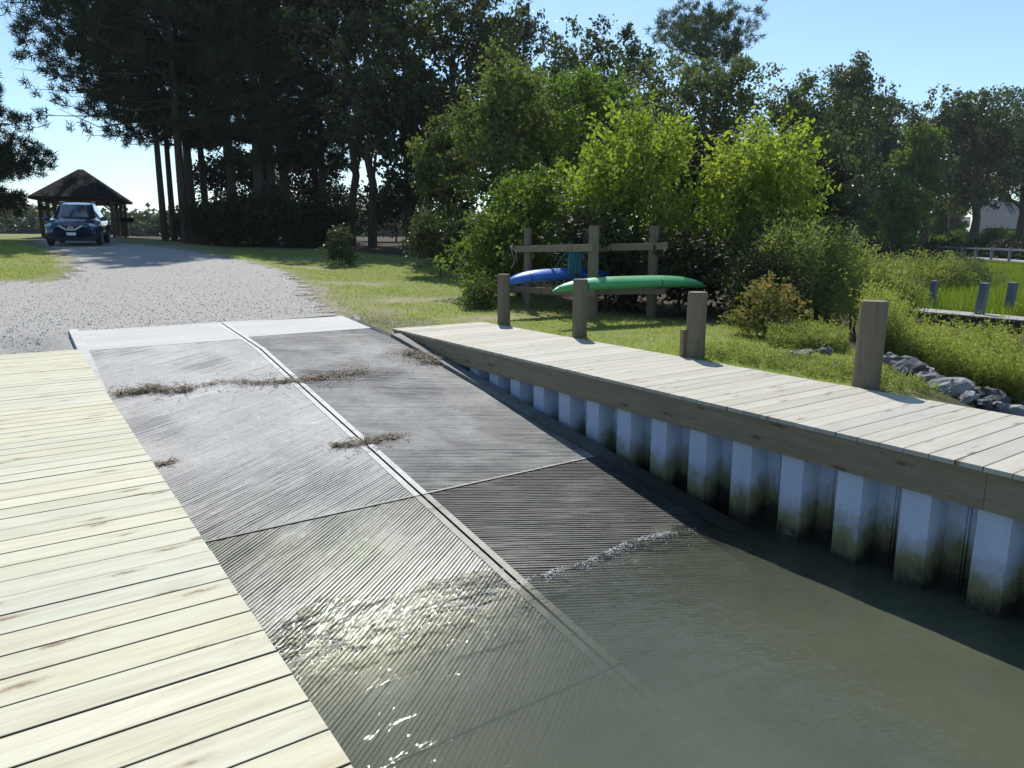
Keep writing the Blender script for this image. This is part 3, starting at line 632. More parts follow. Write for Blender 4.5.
def pine(name, label, xy, h, base, rad, mat, seed, nbr=60, tufts=12, nn_=20, ln=.32, wd=.035, tr=.22, group=None, droop=.1, top=.35, bias=None, lean=(0, 0), curve=0.):
    """tall bare trunk, irregular plates of needle tufts on crooked branches"""
    rng = np.random.RandomState(seed); x, y = xy; t = thing(name, label, 'tree', (x, y, gz(x, y) - .05), 0, group); mb = MB()
    P = []
    for i in range(11):
        u = i / 10; P.append(np.array([lean[0] * u + .12 * math.sin(3 * u + seed) * u, lean[1] * u + .12 * math.cos(4 * u + seed) * u, -.2 + (h * .97 + .2) * u]))
    mb.tube(P, [tr * (1.12 - .95 * (i / 10) ** 1.2) for i in range(11)], 9)
    TP, TD = [], []
    for b in range(nbr):
        u = rng.uniform(0, 1) ** .8; z = base + (h - base) * u; q = z / (h * .97); tp = np.array([np.interp(q * 10, range(11), [p[k] for p in P]) for k in range(3)])
        a = rng.uniform(0, 2 * PI)
        if bias and rng.uniform() < bias[1]: a = bias[0] + rng.normal(0, .6)
        pr = (1 - (u - top) / (1 - top)) ** .6 if u > top else .65 + .35 * u / top
        L = rad * max(.12, pr) * rng.uniform(.5, 1.1); e = .35 * u - droop + rng.normal(0, .12)
        d = np.array([math.cos(a), math.sin(a), e]); end = tp + d * L; mid = tp + d * L * .5 + rng.normal(0, 1, 3) * L * .07 - [0, 0, L * .05]
        r0 = tr * .30 * (1 - .6 * u); Q = [tp, mid, end + [0, 0, .06 * L]]; mb.tube(Q, [r0, r0 * .6, r0 * .2], 5, cap=False)
        m = max(3, int(tufts * L / rad))
        for k in range(m):
            s = rng.uniform(.3, 1.02); c = (1 - s) ** 2 * Q[0] + 2 * s * (1 - s) * Q[1] + s * s * Q[2]
            side = np.array([-d[1], d[0], 0]) * rng.normal(0, .26) * L * (1.1 - .5 * s) + np.array([0, 0, rng.normal(.05, .05) * L])
            if k % 3 == 0: mb.tube([c, c + side], [r0 * .22, r0 * .06], 4, cap=False)
            TP.append(c + side); TD.append(d * .5 + side / (np.linalg.norm(side) + .1) * .5 + [0, 0, .35])
    mb.build('trunk', TRUNK['brown'], t)
    TP, TD = np.array(TP), np.array(TD)
    V, F, T = needles(TP, TD, nn_, ln, wd, rng); raw('crown', V, F, mat, t, tint=T); return t

LM = {}
LM['lime'] = leafmat('bright_leaf', (.11, .175, .026), (.40, .47, .09), .5)
LM['mid'] = leafmat('mid_green_leaf', (.055, .105, .018), (.18, .255, .05), .45)
LM['olive'] = leafmat('olive_leaf', (.055, .09, .025), (.20, .245, .08), .42)
LM['dark'] = leafmat('dark_oak_leaf', (.030, .050, .020), (.115, .145, .055), .34, rough=.25)
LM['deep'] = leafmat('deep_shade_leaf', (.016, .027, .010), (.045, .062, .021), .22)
LM['grey'] = leafmat('greyish_leaf', (.075, .10, .045), (.20, .23, .11), .36)
LM['shrub'] = leafmat('marsh_shrub_leaf', (.12, .165, .05), (.36, .40, .14), .45)
LM['pine'] = leafmat('pine_needle', (.016, .028, .012), (.045, .07, .024), .15)
LM['pine_far'] = leafmat('pale_pine_needle', (.05, .075, .045), (.10, .135, .075), .3)
LM['weed'] = leafmat('weed_leaf', (.15, .20, .05), (.38, .41, .125), .48, (.47, .45, .18))
LM['marsh'] = leafmat('marsh_grass_blade', (.13, .19, .03), (.24, .31, .05), .5)
LM['lawn'] = leafmat('lawn_blade', (.23, .28, .065), (.38, .44, .13), .5, (.46, .42, .20))
LM['rust'] = leafmat('rusty_leaf', (.09, .11, .035), (.24, .22, .075), .4, (.38, .17, .07))

# tall pines, left
PG = 'tall pines in the dark grove beyond the lot'
pl = [  # u, distance, height, crown base, radius, trunk, label
    (165, 42, 18.5, 5.4, 7.0, .17, 'slim pine at the left edge of the grove, nearest the pavilion'),
    (174, 46, 18.5, 6.0, 4.2, .17, 'slim pine second from the pavilion end of the grove'),
    (184, 47, 18.0, 5.5, 4.0, .16, 'slim pine third from the pavilion end of the grove'),
    (194, 43, 19.5, 5.8, 4.8, .24, 'stout pine fourth from the pavilion end of the grove'),
    (208, 45, 18.5, 5.2, 4.4, .20, 'pine with a straight trunk just right of the stout one'),
    (236, 42, 20.0, 3.8, 4.8, .24, 'pine with low limbs in the dark middle of the grove'),
    (263, 40, 21.0, 4.2, 4.4, .28, 'tall straight pine, left one of the close pair'),
    (273, 40.5, 22.0, 4.5, 4.6, .30, 'tallest straight pine, right one of the close pair'),
    (291, 42, 19.0, 4.4, 4.6, .24, 'leaning pine with a forked dark trunk right of the pair'),
    (325, 43, 17.0, 4.2, 4.2, .22, 'pine at the right edge of the grove before the oaks')]
for i, (u, d, h, b, r, tr, lab) in enumerate(pl):
    pine('pine_tree', lab, gp(u, d), h, b, r, LM['pine'], 100 + i, nbr=110 if i == 0 else 72, tufts=17, nn_=38, ln=.36, wd=.062, tr=tr, group=PG, bias=(R(172), .62) if i == 0 else ((R(180), .4) if i < 3 else None), lean=(-1.2, 0) if i == 8 else (0, 0))
pine('pine_tree', 'big spreading pine whose boughs hang in at the left edge', gp(-36, 36), 10.3, .9, 4.5, LM['pine'], 130, nbr=130, tufts=24, nn_=40, ln=.30, wd=.055, tr=.28, droop=.2)
pine('pine_tree', 'wide pine reaching its long boughs out over the pavilion', gp(186, 40), 18.5, 6.0, 7.4, LM['pine'], 131, nbr=110, tufts=19, nn_=38, ln=.34, wd=.06, tr=.22, bias=(R(170), .6))
for i, (u, d, h, b, r, lab) in enumerate([(232, 52, 21, 6, 5.5, 'pine at the back of the grove behind the low limbed one'), (318, 50, 20, 5, 5.2, 'pine at the back of the grove behind the leaning one')]):
    pine('pine_tree', lab, gp(u, d), h, b, r, LM['pine'], 140 + i, nbr=90, tufts=16, nn_=28, ln=.42, wd=.09, tr=.22, group=PG)
pine('pine_tree', 'open pale pine standing tall above the other tree tops', gp(697, 62), hz(36, 62) - gz(*gp(697, 62)), hz(108, 62) - gz(*gp(697, 62)), 5.0, LM['pine_far'], 133, nbr=52, tufts=17, nn_=34, ln=.42, wd=.07, tr=.28, droop=-.25, top=.45)

# dark understory below the pines
UG = 'dark shrubs below the pines'
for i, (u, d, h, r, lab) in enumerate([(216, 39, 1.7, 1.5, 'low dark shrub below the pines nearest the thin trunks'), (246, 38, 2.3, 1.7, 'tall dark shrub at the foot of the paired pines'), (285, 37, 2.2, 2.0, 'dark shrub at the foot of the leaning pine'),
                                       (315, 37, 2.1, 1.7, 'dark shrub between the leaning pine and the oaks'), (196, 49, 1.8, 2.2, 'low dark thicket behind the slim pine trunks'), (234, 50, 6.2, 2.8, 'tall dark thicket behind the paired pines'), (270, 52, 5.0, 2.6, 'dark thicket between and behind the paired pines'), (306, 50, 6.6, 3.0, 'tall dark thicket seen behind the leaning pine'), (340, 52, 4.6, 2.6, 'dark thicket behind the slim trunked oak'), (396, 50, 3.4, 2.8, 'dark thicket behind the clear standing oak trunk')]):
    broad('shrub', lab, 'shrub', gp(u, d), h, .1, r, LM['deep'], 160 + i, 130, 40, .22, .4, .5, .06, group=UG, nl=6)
# oaks, centre left
OG = 'big dark oaks behind the lawn'
for i, (u, d, h, b, r, m, lab) in enumerate([(352, 41, 16.5, 4.0, 5.0, 'deep', 'dark oak with a slim trunk right of the pine grove'), (372, 39, 13.5, 3.6, 4.4, 'dark', 'dark oak whose trunk stands clear above the lawn'), (410, 44, 18.0, 3.5, 5.6, 'dark', 'tallest dark oak, its top leaving the picture'),
                                             (455, 46, 16.6, 3.5, 5.0, 'dark', 'dark oak with a rounded top left of the open sky'), (512, 54, 16.4, 4, 4.6, 'dark', 'dark oak at the foot of the open sky'), (432, 38, 8.5, .8, 3.6, 'deep', 'low dark oak at the foot of the tall oaks')]):
    broad('oak_tree', lab, 'tree', gp(u, d), h, b, r, LM[m], 200 + i, 200, 44, .27, .27, .7, .22, group=OG, nl=12, inner=.3)
# middle trees and background line
BG = 'trees massed behind the kayak rack'
for i, (u, d, h, b, r, m, lf, lab) in enumerate([
        (497, 27, 7.5, 1.0, 2.0, 'olive', .17, 'vine hung olive tree with a pale tip behind the rack'), (450, 29, 5.4, .6, 1.5, 'olive', .17, 'olive tree with a ragged crown left of the vine hung tree'), (545, 30, 7.4, 1.0, 2.6, 'mid', .17, 'green tree between the vine hung tree and the lime tree'),
        (605, 48, 13.2, 3, 4.6, 'dark', .27, 'dark tree with a lumpy top left of the pale pine'), (560, 52, 12.5, 3, 3.6, 'dark', .27, 'small topped dark tree beside the open sky'), (590, 34, 8.4, 1.5, 3.0, 'mid', .2, 'mid green tree rising behind the lime tree'),
        (655, 38, 9.6, 2, 3.8, 'grey', .22, 'greyish tree under the pale pine'), (715, 37, 9.2, 2, 3.6, 'grey', .22, 'greyish tree behind the two lime trees'), (770, 41, 11.6, 2, 3.8, 'grey', .22, 'greyish tree with twin tips at the sky'), (812, 45, 10.6, 2, 3.4, 'dark', .22, 'dark tree right of the grey twin tipped tree'),
        (795, 33, 6.5, 1, 2.4, 'deep', .2, 'dark low tree behind the right lime tree'), (690, 30, 5.5, .6, 2.6, 'deep', .2, 'dark low tree between the two lime trees')]):
    broad('broadleaf_tree', lab, 'tree', gp(u, d), h, b, r, LM[m], 230 + i, 200, 52, lf, .15 + .0035 * d, .62, .16, group=BG, nl=11)
# the two bright young trees and the shrub left of them
broad('lime_tree', 'bright lime green young tree behind the green kayak', 'tree', gp(630, 18.4), 4.3, .4, 1.72, LM['lime'], 260, 640, 30, .125, .13, .95, .07, 'grey', nl=15, stems=3, asp=.62, lift=.7, inner=.1, group='bright young trees')
broad('lime_tree', 'bright lime green young tree right of the kayak rack', 'tree', gp(764, 17.6), 3.85, .4, 1.5, LM['lime'], 261, 540, 28, .125, .12, .9, .06, 'grey', nl=13, stems=3, asp=.62, lift=.7, inner=.1, group='bright young trees')
broad('shrub', 'rounded deep green shrub left of the lime tree, above the blue kayak', 'shrub', gp(525, 19), 3.0, .1, 1.45, LM['mid'], 262, 330, 34, .12, .2, .5, .05, nl=10, stems=3)
broad('shrub', 'low green shrub leaning out under the deep green one', 'shrub', gp(487, 18.5), 1.9, .05, 1.0, LM['mid'], 263, 130, 30, .11, .18, .45, .04, nl=6, stems=3)
broad('shrub', 'sparse yellowing shrub at the lawn edge beside the rope', 'shrub', gp(478, 16.8), .7, .02, .5, LM['olive'], 264, 60, 22, .08, .12, .4, .02, nl=5, stems=3)
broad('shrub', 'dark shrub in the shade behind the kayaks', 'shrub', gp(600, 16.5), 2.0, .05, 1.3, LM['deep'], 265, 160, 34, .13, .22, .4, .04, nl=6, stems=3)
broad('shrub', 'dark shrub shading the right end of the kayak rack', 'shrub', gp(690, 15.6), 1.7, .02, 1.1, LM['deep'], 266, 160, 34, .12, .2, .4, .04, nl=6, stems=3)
broad('shrub', 'ragged rust tinged bush on the lawn behind the dock', 'shrub', (10.3, 7.5), .80, .02, .48, LM['rust'], 267, 90, 24, .075, .1, .42, .015, nl=5, stems=4)
broad('shrub', 'young upright shrub alone on the shaded lawn', 'shrub', gp(341, 26), 1.3, .02, .5, LM['dark'], 268, 70, 30, .1, .13, .35, .02, nl=4)
broad('shrub', 'dark scrub at the foot of the ragged olive tree', 'shrub', gp(440, 23.5), 2.1, .02, 1.2, LM['dark'], 269, 120, 30, .13, .2, .4, .03, nl=6)
# marsh shrubs, right
SG = 'feathery marsh shrubs beyond the rocks'
for i, (u, d, h, r, m, lab) in enumerate([(790, 15.2, 1.75, .95, 'shrub', 'feathery shrub beside the rust tinged bush'), (828, 15.6, 1.75, 1.05, 'shrub', 'broad feathery marsh shrub behind the thickest post'), (866, 17, 1.65, .95, 'shrub', 'feathery marsh shrub just right of the broad one'),
                                          (803, 17, 2.1, 1.1, 'olive', 'olive marsh shrub behind the broad feathery one'), (893, 20, 1.4, 1.0, 'shrub', 'low marsh shrub right of the thickest post top'), (938, 30, 1.5, 1.9, 'shrub', 'rounded marsh shrub between walkway and boardwalk'), (966, 31, 1.2, 1.5, 'grey', 'greyish marsh shrub behind the rounded one'), (888, 28, 1.2, 1.5, 'shrub', 'marsh shrub in front of the boardwalk left end'),
                                          (768, 13.6, 1.1, .6, 'deep', 'dark low bush in the shade beside the lawn end'), (765, 16.5, 2.0, 1.0, 'olive', 'olive shrub under the right lime tree')]):
    broad('marsh_shrub', lab, 'shrub', gp(u, d), h, .03, r, LM[m], 280 + i, 300, 30, .055 + .0022 * d, .11 + .004 * d, .48, .03, group=SG, nl=9, stems=4, asp=.35, inner=.3, up=.1, lift=.9)
# trees beyond the boardwalk
RG = 'big trees beyond the boardwalk'
for i, (u, d, vt, b, r, m, lab, tr) in enumerate([
        (845, 84, 72, 4.5, 4.4, 'dark', 'dark tree with a high open top, left end of the far row', .35), (828, 72, 112, 2, 4.6, 'dark', 'dark rounded tree in front of the high open one', .3), (882, 92, 108, 3, 6.2, 'dark', 'broad dark tree behind the small bright ones', .35),
        (925, 92, 98, 4.2, 7.2, 'dark', 'big dark tree with a thick straight trunk', .55), (975, 90, 100, 4.4, 7.2, 'dark', 'big dark tree with a forked trunk', .42), (1018, 95, 96, 4.4, 7.4, 'dark', 'big dark tree at the right edge of the picture', .45), (952, 104, 104, 4, 6.5, 'olive', 'olive topped tree between the straight and forked trunks', .4), (1050, 92, 104, 5, 7, 'dark', 'big dark tree just past the right edge', .4),
        (898, 76, 182, 1.4, 2.6, 'mid', 'small bright tree before the broad dark tree', .15), (915, 84, 136, 6, 3.6, 'mid', 'green lit crown amid the dark far trees', .25), (868, 88, 170, 2, 3, 'olive', 'olive small tree left of the small bright one', .2), (945, 112, 205, .5, 3.4, 'olive', 'brownish round small tree between the far trunks', .2),
        (900, 128, 122, 1.5, 8, 'dark', 'dark backdrop tree behind the green lit crown', .4), (958, 134, 120, 3.4, 8.5, 'dark', 'dark backdrop tree between the straight and forked trunks', .4), (1000, 138, 118, 5.2, 9, 'dark', 'dark backdrop tree above the grey house', .4), (1040, 134, 112, 5, 9, 'dark', 'dark backdrop tree beyond the right edge', .4), (850, 120, 118, 1.0, 8, 'dark', 'dark backdrop tree behind the pale house wall', .4)]):
    x, y = gp(u, d); g_ = gz(x, y); h = hz(vt, d) - g_
    broad('far_tree', lab, 'tree', (x, y), h, b, r, LM[m], 310 + i, 210, 42, .40, .45, .95, tr, group=RG, nl=13, inner=.28, stems=2 if i == 4 else 1)
for i, (u, d, h, r, lab) in enumerate([(938, 96, 2.6, 2.2, 'round clipped shrub left of the thick straight trunk'), (962, 97, 2.8, 2.4, 'round clipped shrub between the two far trunks'), (994, 99, 2.4, 2.2, 'round clipped shrub right of the forked trunk'), (1008, 104, 1.3, 1.6, 'low clipped shrub before the grey house'), (1022, 104, 1.4, 1.8, 'low clipped shrub at the right edge before the house')]):
    broad('clipped_shrub', lab, 'shrub', gp(u, d), h, .05, r, LM['mid'], 340 + i, 110, 26, .3, .28, .3, .08, group='clipped shrubs before the houses', nl=5)
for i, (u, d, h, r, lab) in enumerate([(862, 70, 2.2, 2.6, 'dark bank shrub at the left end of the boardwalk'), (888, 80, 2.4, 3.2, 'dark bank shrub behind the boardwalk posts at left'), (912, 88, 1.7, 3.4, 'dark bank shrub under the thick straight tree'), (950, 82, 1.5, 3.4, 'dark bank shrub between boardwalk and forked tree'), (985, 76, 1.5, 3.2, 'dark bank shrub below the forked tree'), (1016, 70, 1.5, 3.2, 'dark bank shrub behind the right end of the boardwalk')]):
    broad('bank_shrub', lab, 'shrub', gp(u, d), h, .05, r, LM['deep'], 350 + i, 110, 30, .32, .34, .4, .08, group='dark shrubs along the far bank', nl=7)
# far wood across the fields
rng = np.random.RandomState(77); C = []
for k in range(560):
    u = rng.uniform(-160, 520); d = rng.uniform(150, 175); x, y = gp(u, d); r = rng.uniform(2.0, 3.6); top = rng.uniform(3.4, 5.6) * (1 - .25 * abs(u - 20) / 160 if u < 180 else .8)
    for q in range(5): C.append((x + rng.normal(0, r), y + rng.normal(0, r), gz(x, y) + rng.uniform(.2, 1) * top))
C = np.array(C); V, F, T = leaf_cloud(C, np.tile([[0, 0, 1.]], (len(C), 1)), 26, 1.0, 1.2, .95, rng, .6, .8)
tag(raw('far_wood', V, F, LM['dark'], tint=T), 'low dark wood across the field beyond the pavilion', 'wood', kind='stuff')

# ------------------------------------------------------------------ grasses
def blades(P, Z, h, w, rng, lean=.35):
    n = len(P); a = rng.uniform(0, 2 * PI, n); s = np.stack([np.cos(a), np.sin(a), 0 * a], 1) * (w * rng.uniform(.6, 1.3, n))[:, None]
    b = np.column_stack([P, Z - .01]); l = rng.normal(0, lean, (n, 2)); hh = h * rng.uniform(.5, 1.25, n)
    tip = b + np.column_stack([l * hh[:, None], hh]); mid = (b + tip) / 2 + np.column_stack([-l * hh[:, None] * .15, hh * .06])
    V = np.stack([b - s, b + s, mid + s * .75, tip, mid - s * .75], 1).reshape(-1, 3); i = np.arange(n)[:, None] * 5
    return V, np.concatenate([i + [0, 1, 2, 4], i + [4, 2, 3, 3]]), n
def blades_tri(P, Z, h, w, rng, lean=.4):
    n = len(P); a = rng.uniform(0, 2 * PI, n); s = np.stack([np.cos(a), np.sin(a), 0 * a], 1) * (w * rng.uniform(.6, 1.3, n))[:, None]
    b = np.column_stack([P, Z - .01]); hh = h * rng.uniform(.5, 1.25, n); tip = b + np.column_stack([rng.normal(0, lean, (n, 2)) * hh[:, None], hh])
    return np.stack([b - s, b + s, tip], 1).reshape(-1, 3), np.arange(3 * n).reshape(-1, 3), n
def dist_sample(n, u0, u1, d0, d1, pw=1.6):
    u = rng.uniform(u0, u1, n); d = d0 + (d1 - d0) * rng.uniform(0, 1, n) ** pw; a = np.arctan((u - 512) / 740) + _h
    return np.stack([d * np.sin(a), d * np.cos(a)], 1)
rng = np.random.RandomState(9)
P = np.concatenate([dist_sample(170000, 230, 850, 8.5, 34), dist_sample(3500, 840, 900, 8.6, 12.5, 1.), dist_sample(36000, -60, 90, 19, 42, 1.)])
s = sdist(P, GP); inside_dock = ((P[:, 0] < 7.52) & (P[:, 1] < 12.0)) | ((P[:, 0] < 5.6) & (P[:, 0] > .6) & (P[:, 1] < 14.1))
mm = smooth01(P[:, 0] - (1.2 * P[:, 1] + 2.6), -1.5, 3.2); dn = sdist(P, DUFF)
bpd = np.min([np.hypot((P[:, 0] - q[0]) * .8, (P[:, 1] - q[1]) * 1.6) for q in BP], axis=0)
ok = (s < -.12 - .5 * vnoise(P[:, 0], P[:, 1], .5, 3)) & ~inside_dock & (mm < .97) & (dn < rng.uniform(-.6, 1.2, len(P))) & (bpd > rng.uniform(.2, 1.3, len(P)) * (vnoise(P[:, 0], P[:, 1], .7, 4) > .35))
P = P[ok]; dd = np.hypot(*P.T); V, F, n = blades_tri(P, G(P[:, 0], P[:, 1]), .035 + .03 * vnoise(P[:, 0], P[:, 1], 1.2, 8), .004 + .00030 * dd, rng, .5)
tn = np.clip(.25 * rng.uniform(0, 1, n) + .85 * vnoise(P[:, 0], P[:, 1], 1.7, 12) * vnoise(P[:, 0], P[:, 1], .4, 13) + .22, 0, 1)
tag(raw('lawn_grass', V, F, LM['lawn'], tint=np.repeat(tn, 3)), 'short sunlit lawn grass with dry patches beside the gravel', 'grass', kind='stuff')
wq, wr = at(915, 309, .62), at(1060, 321.5, .62); wt = (wr - wq)[:2] / np.hypot(*(wr - wq)[:2]); P = np.concatenate([dist_sample(64000, 850, 1100, 20.5, 75, 1.5), dist_sample(34000, 1100, 1700, 14, 75, 1.2)])
b = (P[:, 0] - BB[0]) * bnrm[0] + (P[:, 1] - BB[1]) * bnrm[1]; P = P[(b < -1.5) & ((P - wq[:2]) @ np.array([-wt[1], wt[0]]) > .6) & (smooth01(P[:, 0] - (1.2 * P[:, 1] + 2.6), -1.5, 3.2) > .5)]
dd = np.hypot(*P.T); V, F, n = blades_tri(P, G(P[:, 0], P[:, 1]), .62, .008 + .0004 * dd, rng, .16)
tag(raw('marsh_grass', V, F, LM['marsh'], tint=np.repeat(np.clip(.5 * rng.uniform(0, 1, n) + .5 * vnoise(P[:, 0], P[:, 1], 2.5, 2), 0, 1), 3)), 'tall bright green marsh grass behind the grey walkway', 'grass', kind='stuff')
P = dist_sample(16000, 960, 1100, 84, 105, 1.); V, F, n = blades_tri(P, G(P[:, 0], P[:, 1]), .12, .05, rng, .5)
tag(raw('garden_lawn', V, F, LM['marsh'], tint=np.repeat(rng.uniform(0, .7, n), 3)), 'bright lawn before the grey house', 'grass', kind='stuff')
# weeds: leafy upright stems behind the dock
def weeds(name, label, P, h, nl, leaf, mat, seed):
    rng = np.random.RandomState(seed); n = len(P); hm = np.max(h); Z = G(P[:, 0], P[:, 1]); hh = h * rng.uniform(.55, 1.1, n) * (.62 + .75 * vnoise(P[:, 0], P[:, 1], .9, seed)); ln = rng.normal(0, .16, (n, 2))
    t = rng.uniform(.08, 1, (n, nl)); X = P[:, 0:1] + ln[:, :1] * hh[:, None] * t ** 1.5; Y = P[:, 1:2] + ln[:, 1:] * hh[:, None] * t ** 1.5; ZZ = Z[:, None] + hh[:, None] * t
    C = np.stack([X, Y, ZZ], -1).reshape(-1, 3); D = np.tile([[0, 0, .9]], (len(C), 1)) + rng.normal(0, .4, (len(C), 3))
    V, F, T = leaf_cloud(C, D, 2, .035, .05, leaf, rng, .3, .32); V2, F2, n2 = blades_tri(P, Z, hm * .8, .006, rng, .16); T = np.clip(.5 * T + .5 * np.repeat(t.ravel(), 8) ** 1.5, 0, 1)
    F2 = np.column_stack([F2, F2[:, 2]]); o = raw(name, np.concatenate([V, V2]), np.concatenate([F]), mat, tint=np.concatenate([T, np.full(len(V2), .2)]))
    return tag(o, label, 'plants', kind='stuff')
q = rng.uniform(0, 1, (9500, 2)); u = 872 + q[:, 0] * 430; d = 12.1 + 4.2 * q[:, 1] ** 1.1 - .002 * (u - 872); a = np.arctan((u - 512) / 740) + _h; P = np.stack([d * np.sin(a), d * np.cos(a)], 1)
uu = 512 + 740 * np.tan(np.arctan2(P[:, 0], P[:, 1]) - _h); hw_ = np.where(uu < 912, 1.0, .74); kk_ = (vnoise(P[:, 0], P[:, 1], .6, 21) > .25); P = P[kk_]; hw_ = hw_[kk_] * rng.choice([1, 1, 1, 1, 1, 1, 1.35], len(P)); weeds('tall_weeds', 'tall yellow green weeds growing behind the rocks and thickest post', P, hw_, 17, .055, LM['weed'], 31)
q = rng.uniform(0, 1, (420, 2)); P = np.stack([7.75 + 1.0 * q[:, 0] ** 1.5, 3.9 + 3.0 * q[:, 1]], 1); weeds('dock_edge_weeds', 'short ragged weeds along the landward edge of the dock', P, .16, 8, .045, LM['shrub'], 33)
q = rng.uniform(0, 1, (900, 2)); u = 775 + q[:, 0] * 80; d = 11.3 + 2.2 * q[:, 1]; a = np.arctan((u - 512) / 740) + _h; P = np.stack([d * np.sin(a), d * np.cos(a)], 1); P = P[P[:, 0] > 7.95]
weeds('low_weeds', 'low green weeds among the pale rocks on the lawn end', P, .28, 9, .05, LM['shrub'], 32)

# ------------------------------------------------------------------ rocks at the bank
nn = NT('riprap_stone'); p = nn.co(); f = nn.noise(p, 3, 6, .65); g = nn.noise(p, 18, 4, .7)
c = nn.ramp(nn.attr(), (0, (.07, .072, .075)), (.5, (.19, .19, .19)), (1, (.42, .41, .385)))
c = nn.mix(nn.ramp(f, (.4, 0), (.65, .6)), c, nn.mix(1, c, (.45, .45, .47), 'MULTIPLY'))
M['rock'] = nn.done(nn.bsdf(c, .8, nn.bump(nn.math('ADD', f, g), .7, .03)))
def rock(label, x, y, sx, sy, sz, tint, seed, rz=0, dz=0):
    rng = np.random.RandomState(seed); mb = MB(); mb.ell((0, 0, 0), np.array([sx, sy, sz]), 12, 9, tint)
    V = mb.v[0]; U = V / [sx, sy, sz]
    for k in range(9):
        d = rng.normal(0, 1, 3); d /= np.linalg.norm(d); c = rng.uniform(.6, .88); s = U @ d; U = U - np.clip(s - c, 0, None)[:, None] * d
    V = U * [sx, sy, sz] + rng.normal(0, .012, V.shape); mb.v[0] = V
    o = mb.build('rock', M['rock']); o.location = (x, y, gz(x, y) + sz * .2 + dz); o.rotation_euler = (rng.normal(0, .12), rng.normal(0, .12), rz)
    return tag(o, label, 'rock', 'rocks along the bank behind the dock')
rk = [(800, 357, .24, .17, .08, .5, 'pale flat rock at the end of the lawn'), (822, 349, .15, .12, .13, .1, 'small dark pointed rock above the pale flat one'), (838, 347, .17, .12, .07, .5, 'pale rock nestled behind the pale flat one'), (838, 369, .17, .13, .07, .5, 'pale rock half hidden in the low weeds'),
      (824, 354, .14, .1, .1, .4, 'small grey rock between the dark and pale ones'), (908, 385, .26, .18, .16, .15, 'dark rock right of the thickest post'), (926, 391, .17, .13, .10, .4, 'small grey stone in front of the dark rock by the post'), (948, 395, .36, .2, .12, .7, 'long pale slab of rock beside the dock edge'), (968, 402, .15, .1, .08, .8, 'small pale stone touching the dock edge'),
      (990, 397, .2, .17, .17, .05, 'blackish rounded rock beside the long slab'), (1075, 402, .22, .16, .12, .3, 'grey rock farther along the bank past the right edge'), (1110, 410, .26, .18, .14, .6, 'pale rock farther along the bank past the right edge'), (1015, 400, .28, .14, .09, .8, 'pale flat rock at the right edge of the picture'), (972, 390, .14, .12, .1, .25, 'small dark stone behind the long slab'), (1004, 388, .2, .15, .12, .2, 'dark stone behind the pale rock at right'), (1040, 396, .3, .2, .16, .4, 'grey rock past the right edge of the picture'), (888, 380, .14, .12, .1, .5, 'small grey stone at the foot of the thickest post'),
      (918, 384, .2, .14, .12, .75, 'pale stone behind the dark rock by the post'), (938, 387, .16, .12, .1, .12, 'black stone above the long slab left end'), (958, 385, .22, .15, .13, .35, 'grey rock under the weeds above the long slab'), (1000, 404, .16, .11, .08, .45, 'grey stone wedged at the dock edge by the pale flat rock'),
      (984, 405, .12, .1, .07, .15, 'little dark stone at the dock edge below the blackish rock'), (1030, 390, .24, .18, .15, .1, 'dark rock under the weeds past the right edge'), (898, 390, .1, .09, .06, .65, 'little pale stone at the dock edge by the thickest post')]
for i, (u, v, sx, sy, sz, ti, lab) in enumerate(rk):
    P = hitG(u, v) if v > 370 else hitG(u, v)
    if u > 870: P = at(u, v, .74); P[0] = max(P[0], 7.95)
    f_ = 1.08 if u > 870 else 1.0; dz_ = .07 if u > 870 else 0
    rock(lab, P[0], P[1], sx * f_, sy * f_, sz * f_, ti, 400 + i, R(-35) + i * .5, dz_)

# ------------------------------------------------------------------ wrack on the ramp
def wrack(label, pts, n, wid, seed, hgt=.03):
    rng = np.random.RandomState(seed); pts = np.array(pts); k = rng.uniform(0, 1, n) ** (.62 if seed == 1 else 1) * (len(pts) - 1.001); i = k.astype(int); f = (k - i)[:, None]
    c = pts[i] * (1 - f) + pts[i + 1] * f; w = wid * (.35 + .9 * vnoise(k * 3, 0 * k, .8, seed)); hl = np.where(rng.uniform(0, 1, n) < .22, 2.6, .8)[:, None]; c = c + rng.normal(0, 1, (n, 2)) * w[:, None] * [.6, .45] * hl; kp = vnoise(k * 4, 0 * k + seed, .6, seed + 5) > rng.uniform(0, .62, n)
    L = rng.uniform(.03, .13, n); a = rng.normal(.2, 1., n); d = np.stack([np.cos(a), np.sin(a)], 1) * L[:, None] / 2; s = np.stack([-np.sin(a), np.cos(a)], 1) * .0035
    core = np.exp(-rng.uniform(0, 2, n)); z0 = rampz(c[:, 1]) + .004 + hgt * core * rng.uniform(0, 1, n); tz = rng.normal(0, .012, n)
    V = np.stack([np.column_stack([c - d - s, z0 - tz]), np.column_stack([c - d + s, z0 - tz + .004]), np.column_stack([c + d + s, z0 + tz + .004]), np.column_stack([c + d - s, z0 + tz])], 1).reshape(-1, 3)
    V[:, 2] = np.maximum(V[:, 2], rampz(V[:, 1]) + .004); V = V.reshape(n, 4, 3)[kp].reshape(-1, 3); n = int(kp.sum())
    return tag(raw('wrack', V, np.arange(4 * n).reshape(-1, 4), M['wrack'], tint=np.repeat(rng.uniform(0, 1, n), 4)), label, 'debris', kind='stuff')
nn = NT('dry_reed'); M['wrack'] = nn.done(nn.bsdf(nn.ramp(nn.attr(), (0, (.08, .06, .04)), (.6, (.23, .18, .12)), (1, (.42, .35, .25))), .85))
